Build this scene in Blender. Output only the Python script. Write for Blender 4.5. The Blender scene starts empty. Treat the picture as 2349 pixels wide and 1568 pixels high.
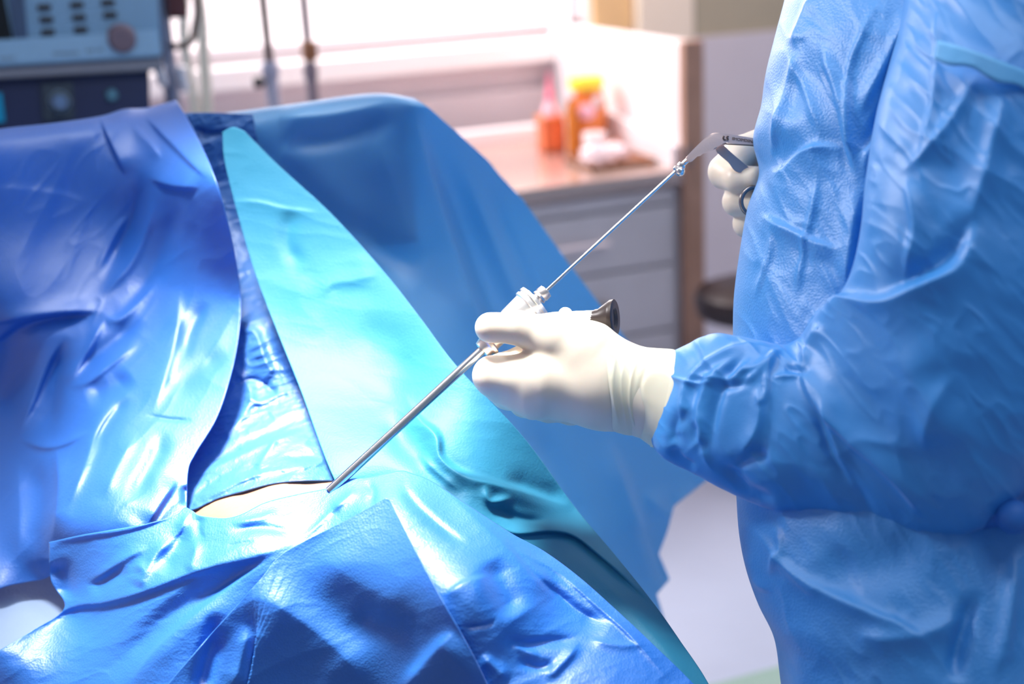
import bpy, bmesh, math, random
import numpy as np
from mathutils import Vector, Matrix

# ------------------------------------------------------------------ camera, light, exposure
W, H, F = 2349, 1568, 3000.0
PITCH, YAW, ROLL, EYE = 18.0, 20.0, 3.1, 1.6
_p, _y, _r = map(math.radians, (PITCH, YAW, ROLL))
FWD = np.array([math.sin(_y)*math.cos(_p), math.cos(_y)*math.cos(_p), -math.sin(_p)])
_r0 = np.array([math.cos(_y), -math.sin(_y), 0.0]); _u0 = np.cross(_r0, FWD)
RGT = _r0*math.cos(_r) - _u0*math.sin(_r); UPV = _u0*math.cos(_r) + _r0*math.sin(_r)
ORG = np.array([0, 0, EYE])

scn = bpy.context.scene
col = scn.collection
cam_d = bpy.data.cameras.new('camera'); cam = bpy.data.objects.new('camera', cam_d); col.objects.link(cam)
cam_d.sensor_width = 36; cam_d.lens = F/W*36; cam_d.clip_start = 0.05
M = Matrix([[RGT[i], UPV[i], -FWD[i], ORG[i]] for i in range(3)] + [[0, 0, 0, 1]])
cam.matrix_world = M
cam_d.dof.use_dof = True; cam_d.dof.focus_distance = 1.27; cam_d.dof.aperture_fstop = 2.6
scn.camera = cam

vs = scn.view_settings
vs.view_transform = 'Standard'; vs.look = 'None'; vs.gamma = 1; vs.use_curve_mapping = False
vs.exposure = 0.0

world = bpy.data.worlds.new('world'); scn.world = world; world.use_nodes = True
bg = world.node_tree.nodes['Background']; bg.inputs[0].default_value = (0.50, 0.70, 1.0, 1); bg.inputs[1].default_value = 0.30


def rayv(px, py):
    px = np.asarray(px, float)[..., None]; py = np.asarray(py, float)[..., None]
    return FWD + (px-W/2)/F*RGT - (py-H/2)/F*UPV
def P(px, py, d): return ORG + rayv(px, py)*np.asarray(d, float)[..., None]
def V(px, py, d): return Vector(P(px, py, d))
def dz(px, py, z):                       # optical depth where the sight line reaches height z
    return float((z-EYE)/rayv(px, py)[2])
def az(px, py, z): return Vector(P(px, py, dz(px, py, z)))
def ay(px, py, y): return Vector(ORG + rayv(px, py)*(y/rayv(px, py)[1]))
def ax(px, py, x): return Vector(ORG + rayv(px, py)*(x/rayv(px, py)[0]))
def proj(v):
    q = v-ORG; d = q@FWD
    return W/2+F*(q@RGT)/d, H/2-F*(q@UPV)/d, d


def light(name, kind, loc, target, energy, color, size=None, **kw):
    l = bpy.data.lights.new(name, kind); l.energy = energy; l.color = color
    o = bpy.data.objects.new(name, l); col.objects.link(o); o.location = loc
    o.rotation_euler = (Vector(target)-Vector(loc)).to_track_quat('-Z', 'Y').to_euler()
    if kind == 'AREA':
        l.shape = 'RECTANGLE'; l.size, l.size_y = size
    elif kind == 'SPOT': l.shadow_soft_size = size
    for k, v in kw.items(): setattr(l, k, v)
    return o

# operating lamp over the field, window daylight, added gown spot, warm counter fill, ceiling fills
FIELD = az(720, 1045, 1.07)
light('operating_or_fill_spot', 'SPOT', (0.0, 1.42, 2.85), FIELD, 1080, (1.0, 0.985, 0.96), 0.22, spot_size=math.radians(24), spot_blend=1.0)
light('operating_or_fill_spot', 'SPOT', (-0.75, 2.0, 2.45), P(1720, 260, 1.25), 140, (1.0, 0.96, 0.98), 0.18, spot_size=math.radians(27), spot_blend=1.0)  # second spot, added to brighten the gown from the left
light('window_daylight', 'AREA', (0.6, 4.44, 1.97), (0.9, 1.5, 0.9), 78, (1.0, 0.95, 0.95), (2.8, .6))
light('ceiling_fill_light', 'AREA', (0.55, 1.15, 2.9), (0.4, 1.3, 1.0), 10, (0.95, 0.97, 1.0), (0.8, 0.8))  # unseen overhead fill added to lift the drapes and gown
light('ceiling_fill_light', 'AREA', (0.85, 0.25, 2.8), (0.75, 1.0, 0.9), 8, (0.85, 0.93, 1.0), (0.7, 0.7))  # fill added for the teal strip and lower gown, no fixture there
light('warm_counter_fill', 'AREA', (1.55, 3.5, 2.6), (1.6, 4.3, 0.9), 22, (1.0, 0.62, 0.52), (0.9, 0.5))  # warm wash added over the counter, no lamp seen there
light('ceiling_fill_light', 'AREA', (2.6, 2.6, 2.9), (2.4, 2.6, 0), 14, (0.85, 0.9, 1.0), (1.2, 1.2))  # soft ceiling fill over the right of the room

# ------------------------------------------------------------------ materials
def nt(name):
    m = bpy.data.materials.new(name); m.use_nodes = True
    return m, m.node_tree.nodes, m.node_tree.links, m.node_tree.nodes['Principled BSDF']
def mat(name, c, rough=.5, metal=0, spec=.5, noise=0, nscale=8, bump=0, bscale=60, sheen=0, sss=0, trans=0, coat=0):
    m, N, L, b = nt(name)
    b.inputs['Base Color'].default_value = (*c, 1); b.inputs['Roughness'].default_value = rough
    b.inputs['Metallic'].default_value = metal; b.inputs['Specular IOR Level'].default_value = spec
    b.inputs['Transmission Weight'].default_value = trans; b.inputs['Coat Weight'].default_value = coat
    if sheen: b.inputs['Sheen Weight'].default_value = sheen; b.inputs['Sheen Roughness'].default_value = .4
    if sss:
        b.inputs['Subsurface Weight'].default_value = sss; b.inputs['Subsurface Radius'].default_value = (1, .55, .35)
        b.inputs['Subsurface Scale'].default_value = .012
    tc = N.new('ShaderNodeTexCoord')
    if noise:
        n = N.new('ShaderNodeTexNoise'); n.inputs['Scale'].default_value = nscale; n.inputs['Detail'].default_value = 4
        r = N.new('ShaderNodeValToRGB')
        r.color_ramp.elements[0].position = .3; r.color_ramp.elements[1].position = .7
        r.color_ramp.elements[0].color = (*[x*(1-noise) for x in c], 1); r.color_ramp.elements[1].color = (*[min(1, x*(1+noise)) for x in c], 1)
        L.new(tc.outputs['Object'], n.inputs['Vector']); L.new(n.outputs[0], r.inputs[0]); L.new(r.outputs[0], b.inputs['Base Color'])
    if bump:
        n = N.new('ShaderNodeTexNoise'); n.inputs['Scale'].default_value = bscale; n.inputs['Detail'].default_value = 5
        k = N.new('ShaderNodeBump'); k.inputs['Strength'].default_value = bump; k.inputs['Distance'].default_value = .002
        L.new(tc.outputs['Object'], n.inputs['Vector']); L.new(n.outputs[0], k.inputs['Height']); L.new(k.outputs[0], b.inputs['Normal'])
    return m

def cloth(name, c, rough=.42, spec=.6, sheen=.25, transl=.12, dots=.35, crumple=.35, cscale=26, film=.05):
    m, N, L, b = nt(name)
    b.inputs['Base Color'].default_value = (*c, 1); b.inputs['Roughness'].default_value = rough
    b.inputs['Specular IOR Level'].default_value = spec
    b.inputs['Sheen Weight'].default_value = sheen; b.inputs['Sheen Roughness'].default_value = .35
    tc = N.new('ShaderNodeTexCoord')
    vo = N.new('ShaderNodeTexVoronoi'); vo.inputs['Scale'].default_value = 430
    no = N.new('ShaderNodeTexNoise'); no.inputs['Scale'].default_value = cscale; no.inputs['Detail'].default_value = 3
    n2 = N.new('ShaderNodeTexNoise'); n2.inputs['Scale'].default_value = 700; n2.inputs['Detail'].default_value = 2
    b1 = N.new('ShaderNodeBump'); b1.inputs['Strength'].default_value = crumple; b1.inputs['Distance'].default_value = .006
    b2 = N.new('ShaderNodeBump'); b2.inputs['Strength'].default_value = dots; b2.inputs['Distance'].default_value = .0006
    b3 = N.new('ShaderNodeBump'); b3.inputs['Strength'].default_value = .25; b3.inputs['Distance'].default_value = .0004
    for t in (vo, no, n2): L.new(tc.outputs['Object'], t.inputs['Vector'])
    L.new(no.outputs[0], b1.inputs['Height']); L.new(vo.outputs['Distance'], b2.inputs['Height']); L.new(n2.outputs[0], b3.inputs['Height'])
    L.new(b1.outputs[0], b2.inputs['Normal']); L.new(b2.outputs[0], b3.inputs['Normal']); L.new(b3.outputs[0], b.inputs['Normal'])
    tr = N.new('ShaderNodeBsdfTranslucent'); tr.inputs[0].default_value = (*[min(1, x*1.2) for x in c], 1)
    mx = N.new('ShaderNodeMixShader'); mx.inputs[0].default_value = transl
    L.new(b3.outputs[0], tr.inputs['Normal'])
    L.new(b.outputs[0], mx.inputs[1]); L.new(tr.outputs[0], mx.inputs[2])
    gl = N.new('ShaderNodeBsdfGlossy'); gl.inputs['Roughness'].default_value = .52; gl.inputs['Color'].default_value = (.95, .97, 1, 1)
    m2 = N.new('ShaderNodeMixShader'); m2.inputs[0].default_value = film      # pale sheen of the laminated film
    L.new(b3.outputs[0], gl.inputs['Normal']); L.new(mx.outputs[0], m2.inputs[1]); L.new(gl.outputs[0], m2.inputs[2])
    L.new(m2.outputs[0], N['Material Output'].inputs[0])
    return m
def emit(name, c, s):
    m, N, L, b = nt(name)
    b.inputs['Base Color'].default_value = (*c, 1)
    b.inputs['Emission Color'].default_value = (*c, 1); b.inputs['Emission Strength'].default_value = s
    return m

BLUE = cloth('royal_blue_drape', (.004, .165, .66), rough=.5, spec=.6, sheen=.08, crumple=.12, transl=.25, film=.075)
BLUE2 = cloth('mid_blue_drape', (.010, .215, .74), rough=.5, spec=.5, sheen=.12, crumple=.12, transl=.28, film=.085)
INNER = cloth('inner_drape', (.022, .15, .46), rough=.55, spec=.4, sheen=.1, crumple=.3, cscale=40, film=.06)
TEAL = cloth('teal_drape', (.030, .26, .42), rough=.6, spec=.25, sheen=.1, transl=.3, film=.015, dots=.2, crumple=.12)
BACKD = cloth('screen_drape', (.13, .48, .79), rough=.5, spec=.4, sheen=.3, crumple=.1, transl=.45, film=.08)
GOWN = cloth('gown_cloth', (.028, .28, .72), rough=.5, spec=.55, sheen=.25, film=.04, transl=.15, dots=.5, crumple=.2, cscale=18)
SLEEVE = cloth('sleeve_cloth', (.022, .28, .74), rough=.46, spec=.6, sheen=.25, film=.04, transl=.15, dots=.08, crumple=.2, cscale=18)
GREYCL = cloth('grey_sheet', (.24, .34, .52), rough=.7, spec=.2, dots=.4)
GLOVE = mat('latex_glove', (.79, .69, .56), rough=.42, spec=.45, sss=.35, bump=.05, bscale=45)
GLOVE2 = mat('latex_cuff', (.72, .68, .53), rough=.48, spec=.4, sss=.3, bump=.15, bscale=70)
SKIN = mat('skin', (.44, .21, .13), rough=.5, sss=.4, bump=.15, bscale=180)
STEEL = mat('polished_steel', (.78, .76, .75), rough=.2, metal=1)
STEEL2 = mat('satin_steel', (.72, .66, .63), rough=.34, metal=1, bump=.05, bscale=300)
DARKST = mat('dark_steel', (.30, .27, .27), rough=.3, metal=1)
ENGR = mat('engraving', (.10, .06, .05), rough=.6)
BLACKP = mat('black_eyepiece', (.03, .02, .018), rough=.36, spec=.5)
BRASS = mat('brass', (.80, .52, .25), rough=.25, metal=1)

# ------------------------------------------------------------------ helpers
def tag(o, label=None, cat=None, group=None, kind=None):
    if label: o['label'] = label
    if cat: o['category'] = cat
    if group: o['group'] = group
    if kind: o['kind'] = kind
    return o
def empty(name, loc, label, cat, group=None):
    o = bpy.data.objects.new(name, None); col.objects.link(o); o.location = Vector(loc); o.empty_display_size = .05
    bpy.context.view_layer.update()
    return tag(o, label, cat, group)
def link(name, me, m, parent=None, smooth=True):
    o = bpy.data.objects.new(name, me); col.objects.link(o)
    for x in (m if isinstance(m, (list, tuple)) else [m]): me.materials.append(x)
    if smooth: me.polygons.foreach_set('use_smooth', [True]*len(me.polygons))
    if parent is not None:
        o.parent = parent
        if parent.type == 'EMPTY': o.matrix_parent_inverse = Matrix.Translation(-parent.location)
    return o
def mesh(name, verts, faces, m, parent=None, smooth=True):
    me = bpy.data.meshes.new(name); me.from_pydata([tuple(v) for v in verts], [], [tuple(f) for f in faces]); me.update()
    return link(name, me, m, parent, smooth)
def bmo(name, bm, m, parent=None, smooth=True, autos=True):
    me = bpy.data.meshes.new(name); bmesh.ops.recalc_face_normals(bm, faces=bm.faces); bm.to_mesh(me); bm.free()
    o = link(name, me, m, parent, smooth)
    if smooth and autos:
        try: me.set_sharp_from_angle(angle=math.radians(40))
        except Exception: pass
    return o
def box(bm, lo, hi, bev=0):
    r = bmesh.ops.create_cube(bm, size=1); vv = r['verts']
    for v in vv: v.co = Vector([lo[i]+(v.co[i]+.5)*(hi[i]-lo[i]) for i in range(3)])
    if bev:
        es = set(e for v in vv for e in v.link_edges)
        bmesh.ops.bevel(bm, geom=list(es), offset=bev, segments=2, affect='EDGES', profile=.5)
def frame_of(t):
    t = t.normalized(); a = Vector((0, 0, 1)) if abs(t.z) < .9 else Vector((1, 0, 0))
    u = t.cross(a).normalized(); return u, t.cross(u)
def tube(bm, pts, rad, seg=20, cap=True):
    pts = [Vector(p) for p in pts]; n = len(pts)
    if not isinstance(rad, (list, tuple)): rad = [rad]*n
    rings = []; u = None
    for i, p in enumerate(pts):
        t = (pts[min(i+1, n-1)]-pts[max(i-1, 0)])
        if t.length < 1e-9: t = Vector((0, 0, 1))
        t.normalize()
        if u is None: u, w = frame_of(t)
        else: u = (u-t*u.dot(t)).normalized(); w = t.cross(u)
        rings.append([bm.verts.new(p+(u*math.cos(a)+w*math.sin(a))*rad[i]) for a in [2*math.pi*k/seg for k in range(seg)]])
    for a, b in zip(rings, rings[1:]):
        for k in range(seg): bm.faces.new((a[k], a[(k+1) % seg], b[(k+1) % seg], b[k]))
    if cap: bm.faces.new(rings[0]); bm.faces.new(rings[-1])
def axial(bm, p0, p1, prof, seg=28):       # prof: (t along p0->p1 in 0..1, radius)
    p0, p1 = Vector(p0), Vector(p1); u, w = frame_of(p1-p0); rings = []
    for t, r in prof:
        c = p0.lerp(p1, t)
        rings.append([bm.verts.new(c+(u*math.cos(2*math.pi*k/seg)+w*math.sin(2*math.pi*k/seg))*max(r, 1e-5)) for k in range(seg)])
    for a, b in zip(rings, rings[1:]):
        for k in range(seg): bm.faces.new((a[k], a[(k+1) % seg], b[(k+1) % seg], b[k]))
    bm.faces.new(rings[0]); bm.faces.new(rings[-1])
def catmull(pts, n=12):
    p = np.array(pts, float); k = len(p)
    if k < 3: return np.array([p[0]+(p[-1]-p[0])*t for t in np.linspace(0, 1, n)])
    e = np.vstack([2*p[0]-p[1], p, 2*p[-1]-p[-2]]); out = []
    for i in range(1, k):
        a, b, c, d = e[i-1], e[i], e[i+1], e[i+2]
        for t in np.linspace(0, 1, n, endpoint=False):
            out.append(.5*((2*b)+(-a+c)*t+(2*a-5*b+4*c-d)*t*t+(-a+3*b-3*c+d)*t**3))
    out.append(p[-1]); return np.array(out)
def resamp(pts, n, smooth=True):
    p = catmull(pts) if smooth and len(pts) > 2 else np.array(pts, float)
    s = np.r_[0, np.cumsum(np.linalg.norm(np.diff(p, axis=0), axis=1))]
    t = np.linspace(0, s[-1], n)
    return np.stack([np.interp(t, s, p[:, i]) for i in range(p.shape[1])], 1)

def rbf(ctrl):                             # thin-plate surface through (px, py, depth)
    c = np.array(ctrl, float); x = c[:, :2]/1000; n = len(c)
    def phi(r): return np.where(r > 1e-9, r*r*np.log(r+1e-12), 0)
    K = phi(np.linalg.norm(x[:, None]-x[None], axis=2))+np.eye(n)*1e-4
    A = np.zeros((n+3, n+3)); A[:n, :n] = K; A[:n, n] = 1; A[:n, n+1:] = x; A[n, :n] = 1; A[n+1:, :n] = x.T
    w = np.linalg.solve(A, np.r_[c[:, 2], 0, 0, 0])
    def f(px, py):
        q = np.stack([np.ravel(px), np.ravel(py)], 1)/1000
        r = np.linalg.norm(q[:, None]-x[None], axis=2)
        return (phi(r)@w[:n]+w[n]+q@w[n+1:]).reshape(np.shape(px))
    return f

def vnoise(x, y, seed=0):
    def h(i, j):
        v = (i.astype(np.int64)*374761393+j.astype(np.int64)*668265263+seed*982451653) & 0x7fffffff
        v = ((v ^ (v >> 13))*1274126177) & 0x7fffffff
        return ((v ^ (v >> 16)) & 0xffff)/65535.0
    i, j = np.floor(x), np.floor(y); fx, fy = x-i, y-j
    fx = fx*fx*fx*(fx*(fx*6-15)+10); fy = fy*fy*fy*(fy*(fy*6-15)+10)
    return (h(i, j)*(1-fx)+h(i+1, j)*fx)*(1-fy)+(h(i, j+1)*(1-fx)+h(i+1, j+1)*fx)*fy
def crump(px, py, s, ang=0, stretch=1, seed=0, ridged=True):
    a = math.radians(ang); u = (px*math.cos(a)+py*math.sin(a))/(s*stretch); v = (-px*math.sin(a)+py*math.cos(a))/s
    u2 = u+.6*vnoise(u*1.3+9, v*1.3, seed+7); v2 = v+.6*vnoise(u*1.3, v*1.3+5, seed+8)
    n = vnoise(u2, v2, seed)
    return (1-np.abs(2*n-1)*1.0)-.5 if ridged else n-.5

# strokes: (points, width on the left of the direction of travel, width on the right, height)
def strokes(px, py, S, soft=1.5):
    h = np.zeros(np.shape(px)); X = np.ravel(px); Y = np.ravel(py); out = np.zeros(X.shape)
    for st in S:
        pts, wl, wr, amp = st[:4]
        wm = max(wl, wr)
        c = resamp(pts, max(8, 6*len(pts)))
        lo = c.min(0)-3*wm; hi = c.max(0)+3*wm
        idx = np.where((X > lo[0]) & (X < hi[0]) & (Y > lo[1]) & (Y < hi[1]))[0]
        if not len(idx): continue
        x, y = X[idx], Y[idx]
        best = np.full(x.shape, 1e9); side = np.zeros(x.shape); tt = np.zeros(x.shape); over = np.zeros(x.shape)
        n = len(c)-1
        for i in range(n):
            a, b = c[i], c[i+1]; dx, dy = b-a; L2 = dx*dx+dy*dy+1e-9
            t = ((x-a[0])*dx+(y-a[1])*dy)/L2; tc = np.clip(t, 0, 1)
            ex, ey = x-(a[0]+tc*dx), y-(a[1]+tc*dy); d = np.hypot(ex, ey)
            s = dx*(y-a[1])-dy*(x-a[0]); m = d < best
            best[m] = d[m]; side[m] = s[m]; tt[m] = (i+tc[m])/n
        w = np.where(side < 0, wl, wr)      # side<0: left when travelling (y grows downward)
        prof = np.exp(-(best/w)**(soft if amp > 0 else 2.0))
        tap = np.clip(np.minimum(tt, 1-tt)*3.2+.04, 0, 1); tap = tap*tap*(3-2*tap)
        out[idx] += amp*prof*tap
    return out.reshape(np.shape(px))

def grid_faces(nv, nu, off=0, wrap=False):
    f = []
    for j in range(nv-1):
        for i in range(nu if wrap else nu-1):
            a = off+j*nu+i; b = off+j*nu+(i+1) % nu
            f.append((a, b, b+nu, a+nu))
    return f

def drape(name, m, parent, top, bottom, left, right, ctrl, S=(), nu=220, nv=220, noise=(), thick=.0012, flap=0, sharp=(), behind=(), lim=.0006):
    T = resamp(top, nu, 't' not in sharp); B = resamp(bottom, nu, 'b' not in sharp)
    L = resamp(left, nv, 'l' not in sharp); R = resamp(right, nv, 'r' not in sharp)
    u = np.linspace(0, 1, nu)[None, :, None]; v = np.linspace(0, 1, nv)[:, None, None]
    G = (1-v)*T[None]+v*B[None]+(1-u)*L[:, None]+u*R[:, None] - ((1-u)*(1-v)*T[0]+u*(1-v)*T[-1]+(1-u)*v*B[0]+u*v*B[-1])
    px, py = G[..., 0], G[..., 1]
    cc = []
    for c in ctrl:
        cc.append((c[0], c[1], dz(c[0], c[1], c[2]) if len(c) == 3 else float(c[3]/rayv(c[0], c[1])[1])))   # height z, or distance y
    f0 = rbf(cc); d = f0(px, py)
    for (g, gap, *bx_) in behind:   # stays behind a neighbouring sheet
        q = g(px, py)+gap
        if callable(bx_[0]): mk = bx_[0](px, py)
        else: x0, x1, y0, y1 = bx_; mk = np.clip(np.minimum(np.minimum(px-x0, x1-px), np.minimum(py-y0, y1-py))/60, 0, 1)
        d = d+mk*np.maximum(q-d, 0)
    S = [(a, b, c_, max(-lim*(b+c_)/2, min(lim*1.15*(b+c_)/2, e_))) for a, b, c_, e_ in S]
    h = strokes(px, py, S)
    for (amp, s, ang, stf, seed) in noise: h = h+amp*crump(px, py, s, ang, stf, seed)
    if flap: d = d+.040*np.exp(-np.hypot(px-px[:1], py-py[:1])/13)      # rounds over the bar
    d = d-h
    X = P(px, py, d)
    if flap:                                # wraps over the bar and hangs behind
        rows = []
        r = .016; base = X[0]
        back = np.array([0, 1.0, 0]); upw = np.array([0, 0, 1.0])
        for k in range(10, 0, -1): pass
        arc = [(math.sin(a)*r, -(1-math.cos(a))*r) for a in np.linspace(.35, math.pi*.9, 8)]
        for (dy_, dz_) in arc: rows.append(base+back*(dy_*1.0+.006)+upw*(dz_+.0))
        for q in (.03, .08, flap): rows.append(base+back*(2*r+.006)+upw*(-r-q))
        rows = np.array(rows[::-1]); X = np.concatenate([rows, X], 0); nv = X.shape[0]
    o = mesh(name, X.reshape(-1, 3), grid_faces(nv, nu), m, parent)
    if thick:
        s = o.modifiers.new('thickness', 'SOLIDIFY'); s.thickness = thick; s.offset = 0
    return f0

# ring loft: each ring = (ax,ay, bx,by, depth, half_thickness_m)
def ringloft(name, m, parent, rings, n_al=160, n_ar=140, S=(), noise=(), cap=(False, False), expo=2.3, thick=0, lim=.00048):
    S = [(a, b, c_, max(-lim*(b+c_)/2, min(lim*(b+c_)/2, e_))) for a, b, c_, e_ in S]   # folds no steeper than cloth allows
    R = resamp(rings, n_al) if False else None
    c = catmull(rings, 16); s = np.r_[0, np.cumsum(np.linalg.norm(np.diff((c[:, :2]+c[:, 2:4])/2, axis=0), axis=1)+1e-6)]
    t = np.linspace(0, s[-1], n_al); Q = np.stack([np.interp(t, s, c[:, i]) for i in range(6)], 1)
    th = np.linspace(0, 2*math.pi, n_ar, endpoint=False)
    X = np.zeros((n_al, n_ar, 3))
    for i, q in enumerate(Q):
        A = P(q[0], q[1], q[4]); B = P(q[2], q[3], q[4]); C = (A+B)/2; a = (A-B)/2
        cs, sn = np.cos(th), np.sin(th)
        cs = np.sign(cs)*np.abs(cs)**(2/expo); sn = np.sign(sn)*np.abs(sn)**(2/expo)
        X[i] = C+cs[:, None]*a-sn[:, None]*FWD*q[5]
    # normals
    du = np.roll(X, -1, 1)-np.roll(X, 1, 1); dv = np.gradient(X, axis=0)
    N = np.cross(du, dv); N /= np.linalg.norm(N, axis=2, keepdims=True)+1e-12
    cen = X.mean(1, keepdims=True)
    if ((X-cen)*N).sum() < 0: N = -N
    px, py, d = proj(X.reshape(-1, 3)); px = px.reshape(X.shape[:2]); py = py.reshape(X.shape[:2])
    face = np.clip(-(N@FWD)*3+.3, 0, 1)
    h = strokes(px, py, S)
    for (amp, sc, ang, stf, seed) in noise: h = h+amp*crump(px, py, sc, ang, stf, seed)
    X = X+N*(h*face)[..., None]
    faces = grid_faces(n_al, n_ar, wrap=True)
    if cap[0]: faces.append(tuple(range(n_ar)))
    if cap[1]: faces.append(tuple(range((n_al-1)*n_ar, n_al*n_ar)))
    o = mesh(name, X.reshape(-1, 3), faces, m, parent)
    if thick:
        sd = o.modifiers.new('thickness', 'SOLIDIFY'); sd.thickness = thick; sd.offset = 0
    return o

# smooth blended body from tapered capsules (signed distance, surface nets)
def blob(name, m, parent, caps, res=.0018, k=.006, post=None):
    cs = [(P(a[0], a[1], a[2]), a[3]*a[2]/F, P(b[0], b[1], b[2]), b[3]*b[2]/F) for a, b in caps]
    lo = np.min([np.minimum(a-ra, b-rb) for a, ra, b, rb in cs], 0)-.008
    hi = np.max([np.maximum(a+ra, b+rb) for a, ra, b, rb in cs], 0)+.008
    n = np.ceil((hi-lo)/res).astype(int)+1
    g = np.stack(np.meshgrid(*[lo[i]+np.arange(n[i])*res for i in range(3)], indexing='ij'), -1)
    D = np.full(g.shape[:3], 1.0)
    for a, ra, b, rb in cs:
        ab = b-a; t = np.clip(((g-a)@ab)/(ab@ab+1e-12), 0, 1)
        q = np.linalg.norm(g-a-t[..., None]*ab, axis=-1)-(ra+(rb-ra)*t)
        hh = np.clip(.5+.5*(D-q)/k, 0, 1); D = D*(1-hh)+q*hh-k*hh*(1-hh)
    if post is not None: D = post(g, D)
    S = D < 0
    corners = [(i, j, l) for i in (0, 1) for j in (0, 1) for l in (0, 1)]
    sl = lambda A, c: A[c[0]:A.shape[0]-1+c[0], c[1]:A.shape[1]-1+c[1], c[2]:A.shape[2]-1+c[2]]
    cnt = sum(sl(S, c).astype(int) for c in corners); act = (cnt > 0) & (cnt < 8)
    idx = -np.ones(act.shape, int); ii = np.argwhere(act); idx[act] = np.arange(len(ii))
    acc = np.zeros((len(ii), 3)); num = np.zeros(len(ii))
    for c in corners:
        for ax_ in range(3):
            if c[ax_]: continue
            e = list(c); e[ax_] = 1
            d0 = D[tuple((ii+c).T)]; d1 = D[tuple((ii+e).T)]
            cr = (d0 < 0) != (d1 < 0); t = np.where(cr, d0/(d0-d1+1e-20), 0)
            pt = np.tile(np.array(c, float), (len(ii), 1)); pt[:, ax_] = t
            acc[cr] += pt[cr]; num[cr] += 1
    Vt = lo+(ii+acc/num[:, None])*res
    faces = []
    for ax_ in range(3):
        e = [0, 0, 0]; e[ax_] = 1
        A = S; B = np.roll(S, -1, ax_); ch = A != B
        sel = [slice(1, -1)]*3
        mk = np.zeros_like(ch); mk[tuple(sel)] = ch[tuple(sel)]
        q = np.argwhere(mk); o1, o2 = (ax_+1) % 3, (ax_+2) % 3
        for p in q:
            a = p.copy(); b = p.copy(); b[o1] -= 1; c2 = b.copy(); c2[o2] -= 1; d2 = p.copy(); d2[o2] -= 1
            f = [idx[tuple(a)], idx[tuple(b)], idx[tuple(c2)], idx[tuple(d2)]]
            if min(f) < 0: continue
            faces.append(f if S[tuple(p)] else f[::-1])
    return mesh(name, Vt, faces, m, parent)

exec_parts = True
# ------------------------------------------------------------------ room
YB = 4.56
WALL = mat('painted_wall', (.84, .74, .76), rough=.75, noise=.03, bump=.05)
WALLT = mat('upper_wall_paint', (.42, .40, .30), rough=.8, noise=.03)
PANELW = mat('grey_wall_panel', (.62, .62, .68), rough=.45, noise=.02)
WHITE = mat('white_paint', (.78, .73, .76), rough=.4)
FLOORM = mat('vinyl_floor', (.50, .57, .72), rough=.28, noise=.05, nscale=3, bump=.03, bscale=200)
CEIL = mat('ceiling_paint', (.8, .8, .8), rough=.9)
def sbox(name, lo, hi, m, parent=None, bev=0, kind='structure'):
    bm = bmesh.new(); box(bm, lo, hi, bev); o = bmo(name, bm, m, parent, smooth=False)
    if parent is None: o['kind'] = kind
    return o
sbox('floor', (-3, -1.2, -.1), (4.6, YB+.2, 0), FLOORM)
sbox('ceiling', (-3, -1.2, 3.0), (4.6, YB+.2, 3.1), CEIL)
WX0, WX1, WZ0 = 0.05, 2.02, 1.17
bm = bmesh.new()
box(bm, (-3, YB, 0), (4.6, YB+.15, WZ0)); box(bm, (-3, YB, 2.3), (4.6, YB+.15, 3))
box(bm, (-3, YB, WZ0), (WX0-.9, YB+.15, 2.3)); box(bm, (WX1, YB, WZ0), (4.6, YB+.15, 2.3))
o = bmo('wall_back', bm, WALL, smooth=False); o['kind'] = 'structure'
sbox('wall_left', (-3.1, -1.2, 0), (-3, YB+.15, 3), WALL)
sbox('wall_right', (4.6, -1.2, 0), (4.7, YB+.15, 3), WALL)
# window: frame, mullion, frosted daylit pane, deep white sill
wf = bpy.data.objects.new('window_1', None); col.objects.link(wf); wf.location = (WX0, YB, WZ0); wf['kind'] = 'structure'
bpy.context.view_layer.update()
bm = bmesh.new()
X0 = WX0-.9
box(bm, (X0, YB+.05, WZ0), (WX1, YB+.1, WZ0+.05)); box(bm, (X0, YB+.05, 2.25), (WX1, YB+.1, 2.3))
box(bm, (X0, YB+.05, WZ0), (X0+.05, YB+.1, 2.3)); box(bm, (WX1-.05, YB+.05, WZ0), (WX1, YB+.1, 2.3))
for xm in (.48,): box(bm, (xm, YB+.045, WZ0), (xm+.05, YB+.1, 2.3))
bmo('window_frame', bm, WHITE, wf, smooth=False)
sbox('window_pane', (X0+.05, YB+.07, WZ0+.05), (.48, YB+.075, 2.25), emit('daylit_frosted_glass', (.90, .94, 1.0), .70), wf)
sbox('window_pane', (.53, YB+.07, WZ0+.05), (1.16, YB+.075, 2.25), emit('daylit_glass_middle', (1.0, .955, .97), .84), wf)
sbox('window_pane', (1.16, YB+.07, WZ0+.05), (WX1-.05, YB+.075, 2.25), emit('sunlit_glass_right', (1.0, .93, .88), 1.5), wf)
sbox('window_sill', (X0-.05, YB-.10, WZ0-.075), (WX1+.03, YB+.05, WZ0), mat('white_sill', (.93, .93, .94), rough=.3), wf, bev=.006)
sbox('trim_1', (X0-.05, YB-.05, .86), (1.86, YB-.001, 1.0), mat('lilac_wall_duct', (.60, .56, .60), rough=.5), bev=.004)
bm = bmesh.new(); box(bm, (2.46, YB-.03, 1.125), (4.6, YB-.001, 3.0)); o = bmo('trim_2', bm, WALLT, smooth=False); o['kind'] = 'structure'
bm = bmesh.new(); box(bm, (2.44, YB-.05, 0), (4.6, YB-.001, 1.125), .003); o = bmo('trim_3', bm, PANELW, smooth=False); o['kind'] = 'structure'
bm = bmesh.new(); box(bm, (2.21, YB-.06, 1.12), (2.44, YB-.001, 3.0), .003); o = bmo('trim_4', bm, mat('cream_paint', (.86, .80, .66), rough=.5), smooth=False); o['kind'] = 'structure'
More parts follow.
